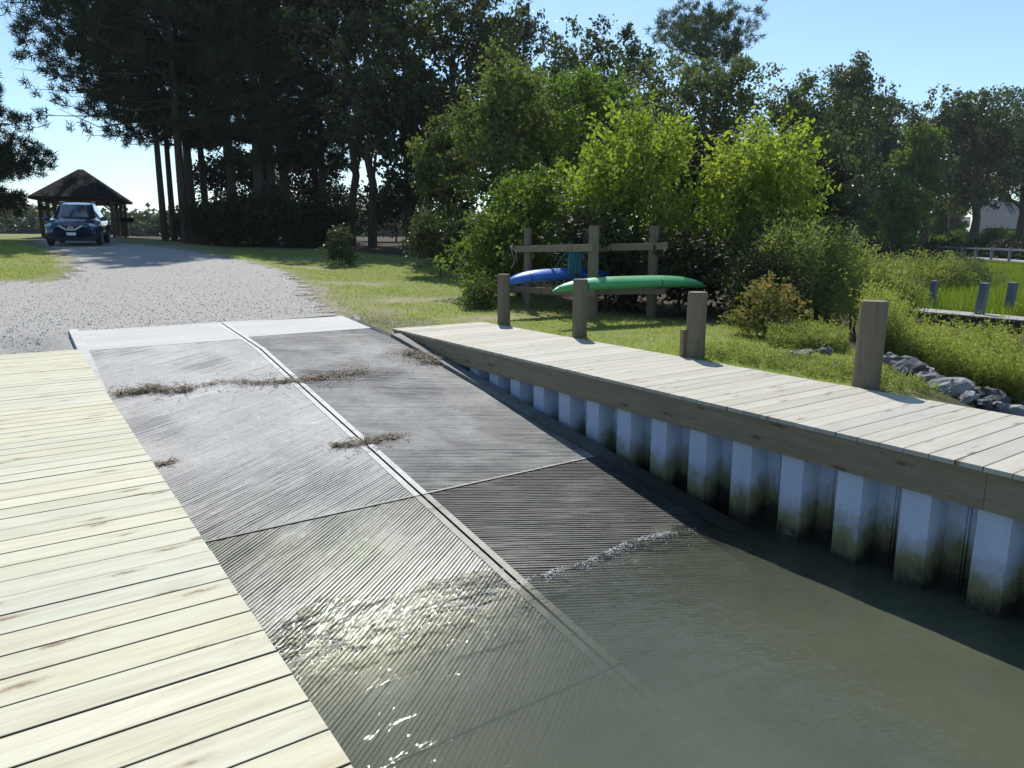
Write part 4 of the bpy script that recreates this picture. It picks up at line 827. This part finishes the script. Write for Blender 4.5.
def rp(u, v):
    q = ray(u, v); t = np.linspace(1, 25, 6000); P = q[None] * t[:, None] + [0, 0, EYE]; k = np.argmax(P[:, 2] < rampz(P[:, 1])); return P[k][:2]
wrack('band of dry brown reeds lying across the middle of the ramp', [rp(*q) for q in ((180, 388), (235, 382), (265, 384), (300, 381), (330, 377), (365, 372))], 1500, .18, 1, .05)
wrack('dark clump of dry reeds against the left dock', [rp(*q) for q in ((116, 395), (140, 393), (152, 389), (165, 392), (190, 391))], 1100, .13, 2, .08)
wrack('small streak of dry reeds across the centre joint lower down', [rp(*q) for q in ((333, 446), (352, 446), (375, 441), (397, 437))], 900, .10, 3, .03)
wrack('heap of dry reeds against the right dock', [rp(*q) for q in ((408, 354), (420, 356), (432, 361), (438, 364))], 1700, .16, 4, .10)
wrack('few rusty reed scraps beside the left dock', [rp(*q) for q in ((158, 466), (172, 462))], 120, .09, 5, .01)

# ------------------------------------------------------------------ kayak rack
def r2(u, v, z=None):
    P = hitG(u, v); return np.array(P)
p1, p2, p2b, p3 = hitG(528, 308), hitG(592, 320), hitG(585, 313), hitG(651, 317)
kr = thing('kayak_rack', 'timber kayak rack of round posts and plank rails', 'rack', tuple(hitG(592, 318)))
k0 = np.array(kr.location)
def up(P, v):                                  # height above P's ground seen at row v
    d = np.hypot(P[0], P[1]) * math.cos(math.atan2(P[0], P[1]) - _h); return EYE + (238 - v) / FPX * d * 1.0
for P, vt, r in ((p1, 228, .10), (p2, 226, .105), (p2b, 229, .10), (p3, 226, .105)):
    q = P - k0; zt = up(P, vt) - k0[2]; mb = MB(); mb.tube([(q[0], q[1], -.4), (q[0], q[1], zt * .6), (q[0], q[1], zt)], [r * 1.05, r, r * .96], 14, np.random.uniform()); mb.build('post', M['post'], kr)
def rail(P, Q, v0, v1, off, e0, e1, hh=.14):
    a, b = P - k0, Q - k0; a = np.array([a[0], a[1], up(P, v0) - k0[2]]); b = np.array([b[0], b[1], up(Q, v1) - k0[2]]); d = b - a; L = np.linalg.norm(d); d = d / L
    nrm = np.array([-d[1], d[0], 0]); nrm = nrm if np.dot(nrm[:2], (k0[:2])) < 0 else -nrm
    mb = MB(); mb.bar(a - d * e0 + nrm * off, b + d * e1 + nrm * off, .04, hh, np.random.uniform(), bev=.004); mb.build('rail', M['rack'], kr)
np.random.seed(3)
rail(p1, p2, 248.5, 247.5, .135, .42, .16); rail(p2b, p3, 248, 246, .135, -.06, .35)
rail(p1, p2, 288, 292, .135, .42, .35); rail(p2b, p3, 290, 289, .135, -.04, .35)
rail(p1, p2b, 287, 287, -.14, .35, .2); rail(p2b, p3, 288, 287, -.14, .1, .3)
def kayak(label, bow, stern, col, w, d, name):
    bow, stern = np.array(bow), np.array(stern); c = (bow + stern) / 2; v = stern - bow; L = np.linalg.norm(v); ang = math.atan2(v[1], v[0])
    t = thing('kayak', label, 'kayak', tuple(c), ang, 'kayaks stored on the rack'); t.rotation_euler = (0, -math.atan2(v[2], np.hypot(v[0], v[1])), ang)
    # lies keel up: smooth hull on top, deck below
    ns, nr = 26, 16; V = []; F = []
    for i in range(ns + 1):
        s = i / ns; u = 2 * s - 1; b = max(.015, (1 - abs(u) ** 3.2) ** .8); ro = .10 * abs(u) ** 4
        for k in range(nr):
            a = 2 * PI * k / nr; cy, cz = math.cos(a), math.sin(a); zz = (cz * d * .52 if cz > 0 else cz * d * .42) * (b ** .6)
            V.append((u * L / 2, np.sign(cy) * abs(cy) ** .8 * w / 2 * b, zz - ro + (.03 if cz > .8 else 0) * b))
    for i in range(ns):
        for k in range(nr): F.append((i * nr + k, i * nr + (k + 1) % nr, (i + 1) * nr + (k + 1) % nr, (i + 1) * nr + k))
    F += [tuple(range(nr)), tuple(range(ns * nr, (ns + 1) * nr))[::-1]]
    mb = MB(); mb.add(V, F); mb.build('hull', plain(name, col, .38, var=.12, scale=3), t, smooth=True)
    for u in (-.62, .3):
        b = (1 - abs(u) ** 3.2) ** .8; mb = MB(); ring = []
        for k in range(13):
            a = 2 * PI * k / 12; cz = math.sin(a); ring.append((u * L / 2, math.cos(a) * (w / 2 * b + .008), (cz * d * .52 if cz > 0 else cz * d * .42) * b ** .6 - .10 * abs(u) ** 4 + .012 * np.sign(cz)))
        mb.tube(ring, .008, 5, cap=False); mb.build('strap', M['black'], t)
    mb = MB(); mb.tube([(-L / 2 + .01, 0, -.10), (-L / 2 - .03, .02, -.15), (-L / 2 + .05, .03, -.18)], .008, 5); mb.build('grab_handle', M['black'], t)
    return t
M['black'] = plain('black_rubber', (.02, .02, .022), .6)
def pt(u, v, d):
    q = ray(u, v); f = d / math.hypot(q[0], q[1]); return q * f + [0, 0, EYE]
dl = np.hypot(*p2[:2])
kayak('green kayak lying keel up on the front of the rack', pt(552, 286, dl - 1.15), pt(706, 281.5, dl + .55), (.075, .35, .12), .54, .225, 'green_plastic')
kayak('blue kayak lying keel up behind the green one', pt(505, 279, dl + .45), pt(612, 272.5, dl + 1.9), (.03, .13, .50), .56, .25, 'blue_plastic')
mb = MB(); t = thing('tarp', 'teal tarp hanging from the upper rail behind the kayaks', 'tarp', tuple(pt(575, 251, dl + .62)))
ax = np.array([math.cos(-_h), math.sin(-_h), 0]); V = []; F = []
for j in range(9):
    for i in range(15):
        V.append(ax * ((i / 14 - .5) * .30 * (1 - .12 * j / 8)) + np.array([.3, .5, 0]) * .05 * math.sin(i * 1.9 + .3 * j) + [0, 0, .03 - .52 * j / 8])
for j in range(8):
    for i in range(14): F.append((j * 15 + i, j * 15 + i + 1, j * 15 + 16 + i, j * 15 + 15 + i))
mb.add(V, F); ob = mb.build('cloth', plain('teal_tarp', (.01, .11, .15), .6), t, smooth=True)
mo = ob.modifiers.new('thick', 'SOLIDIFY'); mo.thickness = .006
mb = MB(); q = [pt(u, v, dl + .55) for u, v in ((570, 249), (566, 253), (561, 258), (557, 265), (557, 272))]; c0 = q[0]
o = thing('rope', 'thin teal rope drooping beside the hanging tarp', 'rope', tuple(c0)); mb.tube([x - c0 for x in q], .009, 6); mb.build('strand', bpy.data.materials['teal_tarp'], o)
d1_ = np.hypot(*p1[:2]) - .22; q = [pt(u, v, d1_ - (.02 if i % 2 else 0)) for i, (u, v) in enumerate(((513, 244), (511.5, 247), (512, 253), (515, 259), (513.5, 265), (511, 268)))]; c0 = q[0]
o = thing('rope', 'pale frayed rope knotted to the left end of the upper rail', 'rope', tuple(c0)); M['rope'] = plain('pale_rope', (.32, .30, .26), .9)
mb = MB(); mb.tube([x - c0 for x in q], [.009, .011, .008, .010, .008, .006], 7); mb.ell(q[1] - c0, np.array([.035, .035, .035])); mb.build('strand', M['rope'], o, smooth=True)
mb = MB(); mb.tube([q[1] - c0, pt(516, 252, d1_) - c0, pt(517, 262, d1_) - c0], [.012, .01, .006], 6); mb.build('loose_end', M['rope'], o)

# ------------------------------------------------------------------ car
M['paint'] = plain('dark_blue_paint', (.012, .032, .085), .28, .35, .6, .05, 2, 0, 1.0)
n = NT('tinted_glass'); M['glass'] = n.done(n.bsdf((.02, .028, .04), .04, None, 0, .9, .6))
M['chrome'] = plain('chrome', (.42, .43, .45), .32, 1, var=.02)
M['trim'] = plain('dark_plastic', (.018, .018, .02), .55)
M['lens'] = plain('lamp_lens', (.55, .58, .62), .12, .2, .8, .1)
M['plate'] = plain('number_plate', (.7, .72, .75), .5)
M['red'] = plain('red_lens', (.35, .01, .01), .25)
fx, fy = gp(71.5, 28.9); hd = np.array([-.19, -.98]); hd /= np.hypot(*hd)
cx, cy = fx - hd[0] * 2.39, fy - hd[1] * 2.39
car = thing('parked_suv', 'dark blue SUV parked on the gravel before the pavilion', 'car', (cx, cy, gz(cx, cy) + .012), math.atan2(hd[1], hd[0]) - PI / 2)
sl_ = gz(fx, fy) - gz(cx - hd[0] * 2.39, cy - hd[1] * 2.39); car.rotation_euler = (math.atan2(sl_, 4.78), 0, car.rotation_euler[2])
# local: +y = forward (front at y = 2.39), z up; loft stations: y, half width, z bottom, shoulder z, top z, top half width
ST = [(2.39, .62, .42, .62, .74, .52), (2.33, .78, .30, .66, .84, .66), (2.18, .89, .24, .72, .93, .76), (1.85, .935, .22, .80, 1.00, .79), (1.35, .94, .22, .88, 1.06, .78), (.98, .94, .22, .93, 1.11, .76),
      (.60, .94, .22, .95, 1.36, .66), (.22, .94, .22, .96, 1.60, .60), (-.25, .94, .22, .97, 1.69, .585), (-.85, .94, .22, .98, 1.70, .58), (-1.45, .935, .22, 1.0, 1.66, .57), (-1.85, .93, .24, 1.03, 1.55, .57), (-2.18, .90, .28, 1.06, 1.30, .62), (-2.34, .82, .36, 1.0, 1.10, .68), (-2.39, .74, .45, .9, .98, .66)]
def sect(s):
    y, w, zb, zs, zt, wt = s
    h = [(0, zb), (w * .8, zb), (w * .97, zb + .10), (w, (zb + zs) * .5), (w * .985, zs - .06), (w * .955, zs), (wt + (w - wt) * .12, zt - .10 * (zt - zs) - .03), (wt, zt - .012), (wt * .6, zt + .012), (0, zt + .02)]
    return [(x, y, z) for x, z in h] + [(-x, y, z) for x, z in h[-2:0:-1]]
S = [sect(s) for s in ST]; K = len(S[0]); V = [p for s in S for p in s]
parts = {'body': [], 'windshield': [], 'rear_window': [], 'side_window': []}
sw = {}
for i in range(len(S) - 1):
    for k in range(K):
        f = (i * K + k, i * K + (k + 1) % K, (i + 1) * K + (k + 1) % K, (i + 1) * K + k)
        top = 6 <= k <= 11; side = k in (5, 12)
        if top and 5 <= i <= 6: parts['windshield'].append(f)
        elif top and 11 <= i <= 11 and 7 <= k <= 10: parts['rear_window'].append(f)
        elif side and 6 <= i <= 10: sw.setdefault(('l' if k == 5 else 'r', 0 if i < 8 else (1 if i < 10 else 2)), []).append(f)
        else: parts['body'].append(f)
parts['body'] += [tuple(range(K)), tuple(range((len(S) - 1) * K, len(S) * K))[::-1]]
def sub(fs, name, mat):
    ids = sorted({i for f in fs for i in f}); mp = {a: b for b, a in enumerate(ids)}; mb = MB(); mb.add([V[i] for i in ids], [tuple(mp[i] for i in f) for f in fs]); return mb.build(name, mat, car, smooth=True)
sub(parts['body'], 'body', M['paint']); sub(parts['windshield'], 'windshield', M['glass']); sub(parts['rear_window'], 'rear_window', M['glass'])
for k_, fs in sw.items(): sub(fs, 'side_window', M['glass'])
for sx in (-1, 1):
    for y in (1.42, -1.40):
        w = MB(); x0 = .80 * sx; x1 = .955 * sx
        w.tube([(x0 - .06 * sx, y, .355), (x0, y, .355), (x1 - .02 * sx, y, .355), (x1, y, .355)], [.30, .355, .355, .33], 24); wo_ = w.build('wheel', M['trim'], car, smooth=False)
        r = MB(); r.tube([(x1 - .01 * sx, y, .355), (x1 + .012 * sx, y, .355)], [.225, .215], 20)
        for q in range(5):
            a = 2 * PI * q / 5; r.bar((x1 + .014 * sx, y, .355), (x1 + .014 * sx, y + .2 * math.cos(a), .355 + .2 * math.sin(a)), .03, .05)
        r.build('rim', M['chrome'], wo_)
        mb = MB(); P = [(.945 * sx, y + .41 * math.cos(a), .36 + .41 * math.sin(a)) for a in np.linspace(-.25, PI + .25, 15)]; mb.tube(P, .035, 6); mb.build('wheel_arch', M['trim'], car)
    mb = MB(); mb.ell((.73 * sx, 2.20, .80), np.array([.17, .16, .085]), 12, 8, .5, Matrix.Rotation(R(-28) * sx, 4, 'Z') @ Matrix.Rotation(R(12) * sx, 4, 'Y')); mb.build('headlight', M['lens'], car, smooth=True)
    mb = MB(); mb.ell((.60 * sx, 2.315, .44), np.array([.075, .05, .05])); mb.build('fog_lamp', M['lens'], car, smooth=True)
    mb = MB(); mb.ell((1.03 * sx, .80, 1.06), np.array([.13, .07, .09])); mb.bar((.92 * sx, .80, 1.01), (1.0 * sx, .80, 1.03), .05, .04); mb.build('mirror', M['paint'], car, smooth=True)
    mb = MB(); mb.tube([(.60 * sx, .15, 1.66), (.58 * sx, 0, 1.735), (.57 * sx, -1.3, 1.735), (.56 * sx, -1.5, 1.68)], .018, 6); mb.build('roof_rail', M['chrome'], car)
    mb = MB(); mb.ell((.76 * sx, -2.26, 1.0), np.array([.1, .08, .16])); mb.build('tail_light', M['red'], car, smooth=True)
    mb = MB(); mb.bar((.950 * sx, .15, .86), (.950 * sx, .02, .86), .02, .025); mb.build('door_handle', M['chrome'], car); mb = MB(); mb.bar((.950 * sx, -.85, .87), (.950 * sx, -.98, .87), .02, .025); mb.build('door_handle', M['chrome'], car)
gr = MB(); gr.add([(-.42, 2.385, .80), (.42, 2.385, .80), (.24, 2.425, .60), (-.24, 2.425, .60), (-.42, 2.30, .80), (.42, 2.30, .80), (.24, 2.34, .60), (-.24, 2.34, .60)], [(3, 2, 1, 0), (4, 5, 6, 7), (0, 1, 5, 4), (1, 2, 6, 5), (2, 3, 7, 6), (3, 0, 4, 7)])
g_ = gr.build('grille', M['trim'], car)
mb = MB()
for sx in (-1, 1): mb.bar((.40 * sx, 2.385, .80), (.14 * sx, 2.435, .645), .03, .045)
mb.bar((-.15, 2.435, .638), (.15, 2.435, .638), .03, .03); mb.build('chrome_bar', M['chrome'], g_)
mb = MB(); ring = [(.082 * math.cos(a), 2.432, .715 + .07 * math.sin(a)) for a in np.linspace(0, 2 * PI, 17)]; mb.tube(ring, .013, 6, cap=False); mb.bar((-.10, 2.438, .715), (.10, 2.438, .715), .02, .032); mb.build('emblem', M['chrome'], g_)
mb = MB(); mb.box(-.80, .80, 2.20, 2.345, .28, .40, bev=.02); mb.build('lower_bumper', M['trim'], car)
mb = MB(); mb.box(-.16, .16, 2.36, 2.392, .43, .54); mb.build('licence_plate', M['plate'], car)
mb = MB(); mb.box(-.75, .75, -2.1, 2.1, .2, .235); mb.build('underbody', M['trim'], car)
mb = MB(); mb.bar((-.55, .985, 1.125), (.05, 1.0, 1.13), .02, .015); mb.bar((-.1, .985, 1.125), (.5, 1.0, 1.13), .02, .015); mb.build('wiper', M['trim'], car)

# ------------------------------------------------------------------ pavilion
dv = 40.5; ax, ay = gp(79.5, dv); zg = gz(ax, ay); los = math.atan2(ax, ay); th = los + R(10)
pv = thing('picnic_pavilion', 'open timber pavilion with a dark hipped shingle roof', 'pavilion', (ax, ay, zg), -th)
nn = NT('dark_shingle'); pw = nn.co(); br = nn.new('ShaderNodeTexBrick'); br.inputs['Scale'].default_value = 5.5; nn.link(pw, br.inputs['Vector'])
br.inputs['Color1'].default_value = (.028, .026, .026, 1); br.inputs['Color2'].default_value = (.038, .035, .034, 1); br.inputs['Mortar'].default_value = (.022, .02, .02, 1)
M['shingle'] = nn.done(nn.bsdf(br.outputs[0], .95, None, 0, .1))
ze = hz(199, dv) - zg; za = hz(174, dv + 2.8) - zg; hw = 1.86; Lp = 5.2
mb = MB(); e = .28; A = [(-hw - e, -e, ze), (hw + e, -e, ze), (hw + e, Lp + e, ze), (-hw - e, Lp + e, ze)]; T_ = [(-.12, Lp / 2 - .2, za), (.12, Lp / 2 - .2, za), (.12, Lp / 2 + .2, za), (-.12, Lp / 2 + .2, za)]
B_ = [(x, y, z - .14) for x, y, z in A]; Tl = [(x, y, z - .14) for x, y, z in T_]
mb.add(A + T_ + B_ + Tl, [(0, 1, 5, 4), (1, 2, 6, 5), (2, 3, 7, 6), (3, 0, 4, 7), (4, 5, 6, 7), (9, 8, 12, 13), (10, 9, 13, 14), (11, 10, 14, 15), (8, 11, 15, 12), (15, 14, 13, 12), (0, 8, 9, 1), (1, 9, 10, 2), (2, 10, 11, 3), (3, 11, 8, 0)]); mb.build('roof', M['shingle'], pv)
M['brown'] = wood('brown_timber', [(.10, .07, .045), (.13, .09, .06)], 'z', False, .5)
py_ = [.1, 1.77, 3.43, 5.1]
for sx in (-1, 1):
    for i, y in enumerate(py_):
        mb = MB(); mb.box(sx * (hw - .15) - .09, sx * (hw - .15) + .09, y - .09, y + .09, -.3, ze - .16, bev=.01); mb.build('post', M['brown'], pv)
        mb = MB(); mb.bar((sx * (hw - .15), y, ze - .75), (sx * (hw - .75), y, ze - .2), .06, .09); mb.build('brace', M['brown'], pv)
    mb = MB(); mb.box(sx * (hw - .15) - .06, sx * (hw - .15) + .06, -.05, Lp + .05, ze - .26, ze - .145); mb.build('side_beam', M['brown'], pv)
for y in (.1, 5.1):
    mb = MB(); mb.box(-hw + .22, hw - .22, y - .05, y + .05, ze - .26, ze - .147); mb.build('cross_beam', M['brown'], pv)
mb = MB(); mb.box(-hw - .2, hw + .2, -.2, Lp + .2, -.35, .03); mb.build('floor_slab', M['conc'], pv)
def table(mb0, loc, rz, lab):
    t = thing('picnic_table', lab, 'table', loc, rz)
    mb = MB(); [mb.box(-.36 + .15 * i, -.225 + .15 * i, -.9, .9, .70, .74) for i in range(5)]; mb.build('tabletop', M['brown'], t)
    for s in (-1, 1):
        mb = MB(); mb.box(s * .68 - .12, s * .68 + .12, -.9, .9, .41, .45); mb.build('bench', M['brown'], t)
        mb = MB(); mb.bar((-.62, s * .6, 0), (-.2, s * .6, .7), .05, .09); mb.bar((.62, s * .6, 0), (.2, s * .6, .7), .05, .09); mb.bar((-.75, s * .6, .38), (.75, s * .6, .38), .05, .09); mb.build('leg_frame', M['brown'], t)
    return t
c_, s_ = math.cos(-th), math.sin(-th)
lp = lambda x, y: (ax + x * c_ - y * s_, ay + x * s_ + y * c_, zg + .03)
table(None, lp(.9, 2.7), -th, 'brown picnic table standing under the pavilion roof')
gx, gy = gp(126, 42.5); t = thing('park_grill', 'dark box grill on a pedestal right of the pavilion', 'grill', (gx, gy, gz(gx, gy)), .4)
M['iron'] = plain('blackened_iron', (.03, .028, .027), .7, .3)
mb = MB(); mb.tube([(0, 0, -.2), (0, 0, .85)], .05, 8); mb.build('pedestal', M['iron'], t)
mb = MB(); mb.box(-.38, .38, -.28, .28, .85, .88); mb.box(-.38, -.35, -.28, .28, .88, 1.12); mb.box(.35, .38, -.28, .28, .88, 1.12); mb.box(-.35, .35, .25, .28, .88, 1.12); mb.build('firebox', M['iron'], t)
mb = MB(); [mb.bar((-.34 + .068 * i, -.26, 1.02), (-.34 + .068 * i, .24, 1.02), .012, .012) for i in range(11)]; mb.build('grate', M['iron'], t)

# ------------------------------------------------------------------ walkway in the marsh
wa, wb = at(915, 309, .62), at(1060, 321.5, .62); wd_ = (wb - wa)[:2]; Lw = np.hypot(*wd_) + 9; an = math.atan2(wd_[1], wd_[0])
wk = thing('marsh_walkway', 'narrow grey plank walkway through the marsh grass', 'walkway', (wa[0], wa[1], .62), an)
mb = MB(); x = 0; rng = np.random.RandomState(3)
while x < Lw + 3: mb.box(x + .004, x + .136, -.5, .5, -.035, rng.uniform(-.002, .002), rng.uniform()); x += .14
mb.build('deck', M['grey_timber'], wk)
for s in (-.45, .45): mb = MB(); mb.box(0, Lw + 3, s - .02, s + .02, -.22, -.037, .3); mb.build('stringer', M['under'], wk)
def wl(P): q = np.array(P)[:2] - wa[:2]; return q[0] * math.cos(an) + q[1] * math.sin(an), -q[0] * math.sin(an) + q[1] * math.cos(an)
M['blue_post'] = wood('blue_grey_post', [(.13, .17, .19), (.17, .20, .21)], 'z', False, .5)
for u, v, z1, tl, w_ in ((931.5, 306, .80, .02, .17), (978, 314, .88, .09, .2), (1007, 312, .86, .07, .2)):
    a, b = wl(at(u, v, .62)); mb = MB(); mb.bar((a, b, -.5), (a + tl, b, z1), w_, w_, .5, .012); mb.build('post', M['blue_post'], wk)

# ------------------------------------------------------------------ far boardwalk
bo = BB - np.array([*bd, 0]) * 12; Lb = np.hypot(*(BA - BB)[:2]) + 12 + 60; an = math.atan2(bd[1], bd[0])
bw = thing('far_boardwalk', 'long grey boardwalk with post and rail sides across the marsh', 'boardwalk', (bo[0], bo[1], .9), an)
mb = MB(); mb.box(0, Lb, -.75, .75, -.12, 0, .6); mb.build('deck', M['grey_timber'], bw)
for s in (-.7, .7):
    k = 0
    for x in np.arange(.5, Lb, 4.2):
        mb = MB(); mb.box(x - .09, x + .09, s - .09, s + .09, -.9, 1.0, .5, bev=.01); mb.build('post', M['blue_post'], bw)
    mb = MB(); mb.box(.4, Lb, s - .02, s + .02, .80, .92, .5); mb.build('rail', M['blue_post'], bw)

# ------------------------------------------------------------------ houses across the marsh
n = NT('siding'); M['white'] = plain('white_siding', (.62, .63, .64), .6, var=.08); M['greywall'] = plain('grey_siding', (.20, .225, .245), .7, var=.1); M['roofgrey'] = plain('grey_shingle_roof', (.10, .118, .13), .85, var=.15, scale=3); M['win'] = M['glass']
def house(label, u, d, w, dp, hw_, hr, wall, roof, rz, nwin=3, porch=False):
    x, y = gp(u, d); t = thing('house', label, 'house', (x, y, gz(x, y) - .1), rz); a, b = w / 2, dp / 2
    mb = MB(); mb.box(-a, a, -b, b, 0, hw_); mb.add([(-a, -b, hw_), (-a, b, hw_), (-a, 0, hw_ + hr * .9), (a, -b, hw_), (a, b, hw_), (a, 0, hw_ + hr * .9)], [(0, 2, 1), (3, 4, 5)]); mb.build('wall', wall, t)
    o = .4; mb = MB(); Q = [(-a - o, -b - o, hw_ - .12), (a + o, -b - o, hw_ - .12), (a + o, 0, hw_ + hr), (-a - o, 0, hw_ + hr), (-a - o, b + o, hw_ - .12), (a + o, b + o, hw_ - .12)]; Q2 = [(q[0], q[1], q[2] + .15) for q in Q]
    mb.add(Q + Q2, [(6, 7, 8, 9), (9, 8, 11, 10), (1, 0, 3, 2), (2, 3, 4, 5), (0, 1, 7, 6), (4, 10, 11, 5), (0, 6, 9, 3), (3, 9, 10, 4), (1, 2, 8, 7), (2, 5, 11, 8)]); mb.build('roof', roof, t)
    for i in range(nwin):
        xx = -a + w * (i + .5) / nwin; mb = MB(); mb.box(xx - .5, xx + .5, -b - .03, -b + .02, .95, 2.2); wf = mb.build('window', M['white'], t)
        mb = MB(); mb.box(xx - .42, xx + .42, -b - .045, -b - .031, 1.03, 2.12); mb.build('pane', M['win'], wf)
    if porch:
        mb = MB(); mb.box(-a, a, -b - 2.2, -b - .05, hw_ - .25, hw_ - .05); mb.build('porch_roof', M['white'], t)
        for i in range(5):
            xx = -a + .15 + (w - .3) * i / 4; mb = MB(); mb.box(xx - .09, xx + .09, -b - 2.1, -b - 1.92, 0, hw_ - .252); mb.build('column', M['white'], t)
    return t
fc = lambda u: -(math.atan((u - 512) / 740) + _h)
house('white house with a columned porch behind the far trees', 947, 122, 5.2, 6, 3.1, 1.3, M['white'], M['roofgrey'], fc(947), 2, True)
house('low grey house with a broad roof at the right edge', 1034, 118, 15, 9, 2.6, 4.3, M['greywall'], M['roofgrey'], fc(1034) + .15, 4)
house('pale house wall glimpsed behind the marsh shrubs', 853, 104, 6.5, 6, 3.2, 1.8, M['greywall'], M['roofgrey'], fc(853), 2)
house('narrow white cottage between the dark trees at left', 820, 96, 2.4, 4, 3.6, 1.2, M['white'], M['roofgrey'], fc(820), 1)
x, y = gp(960, 112); t = thing('parked_car', 'white car parked behind the clipped shrubs', 'car', (x, y, gz(x, y)), fc(960))
mb = MB()
prof = [(-2.2, .35), (-2.2, .85), (-1.5, .95), (-.9, 1.42), (.6, 1.45), (1.3, .98), (2.15, .82), (2.25, .35)]
mb.add([(px, -.85 + .08 * (pz > 1.1), pz) for px, pz in prof] + [(px, .85 - .08 * (pz > 1.1), pz) for px, pz in prof], [tuple(range(8)), tuple(range(8, 16))[::-1]] + [(i, 8 + i, 8 + (i + 1) % 8, (i + 1) % 8) for i in range(8)]); mb.build('body', M['white'], t)
mb = MB(); mb.add([(px, -.866 + .07 * (pz > 1.1), pz) for px, pz in ((-1.3, 1.0), (-.85, 1.36), (.55, 1.39), (1.1, 1.0))], [(0, 1, 2, 3)]); mb.build('side_window', M['glass'], t)
for px in (-1.35, 1.4):
    for s in (-1, 1): mb = MB(); mb.tube([(px, s * .7, .32), (px, s * .88, .32)], .32, 16); mb.build('wheel', M['trim'], t)

# ------------------------------------------------------------------ air
hz_m = bpy.data.materials.new('veil_haze'); hz_m.use_nodes = True; t_ = hz_m.node_tree; t_.nodes.clear()
pvn = t_.nodes.new('ShaderNodeVolumePrincipled'); pvn.inputs['Color'].default_value = (.80, .90, 1, 1); pvn.inputs['Density'].default_value = .00022; pvn.inputs['Anisotropy'].default_value = .25  # haze volume added to imitate lens veil and lift distant darks
om = t_.nodes.new('ShaderNodeOutputMaterial'); t_.links.new(pvn.outputs[0], om.inputs['Volume'])
mb = MB(); mb.box(-1700, 1700, -1700, 1700, -3.2, 40); o = mb.build('haze', hz_m); tag(o, 'thin haze added over the whole place to lift the far darks', 'haze', kind='stuff')
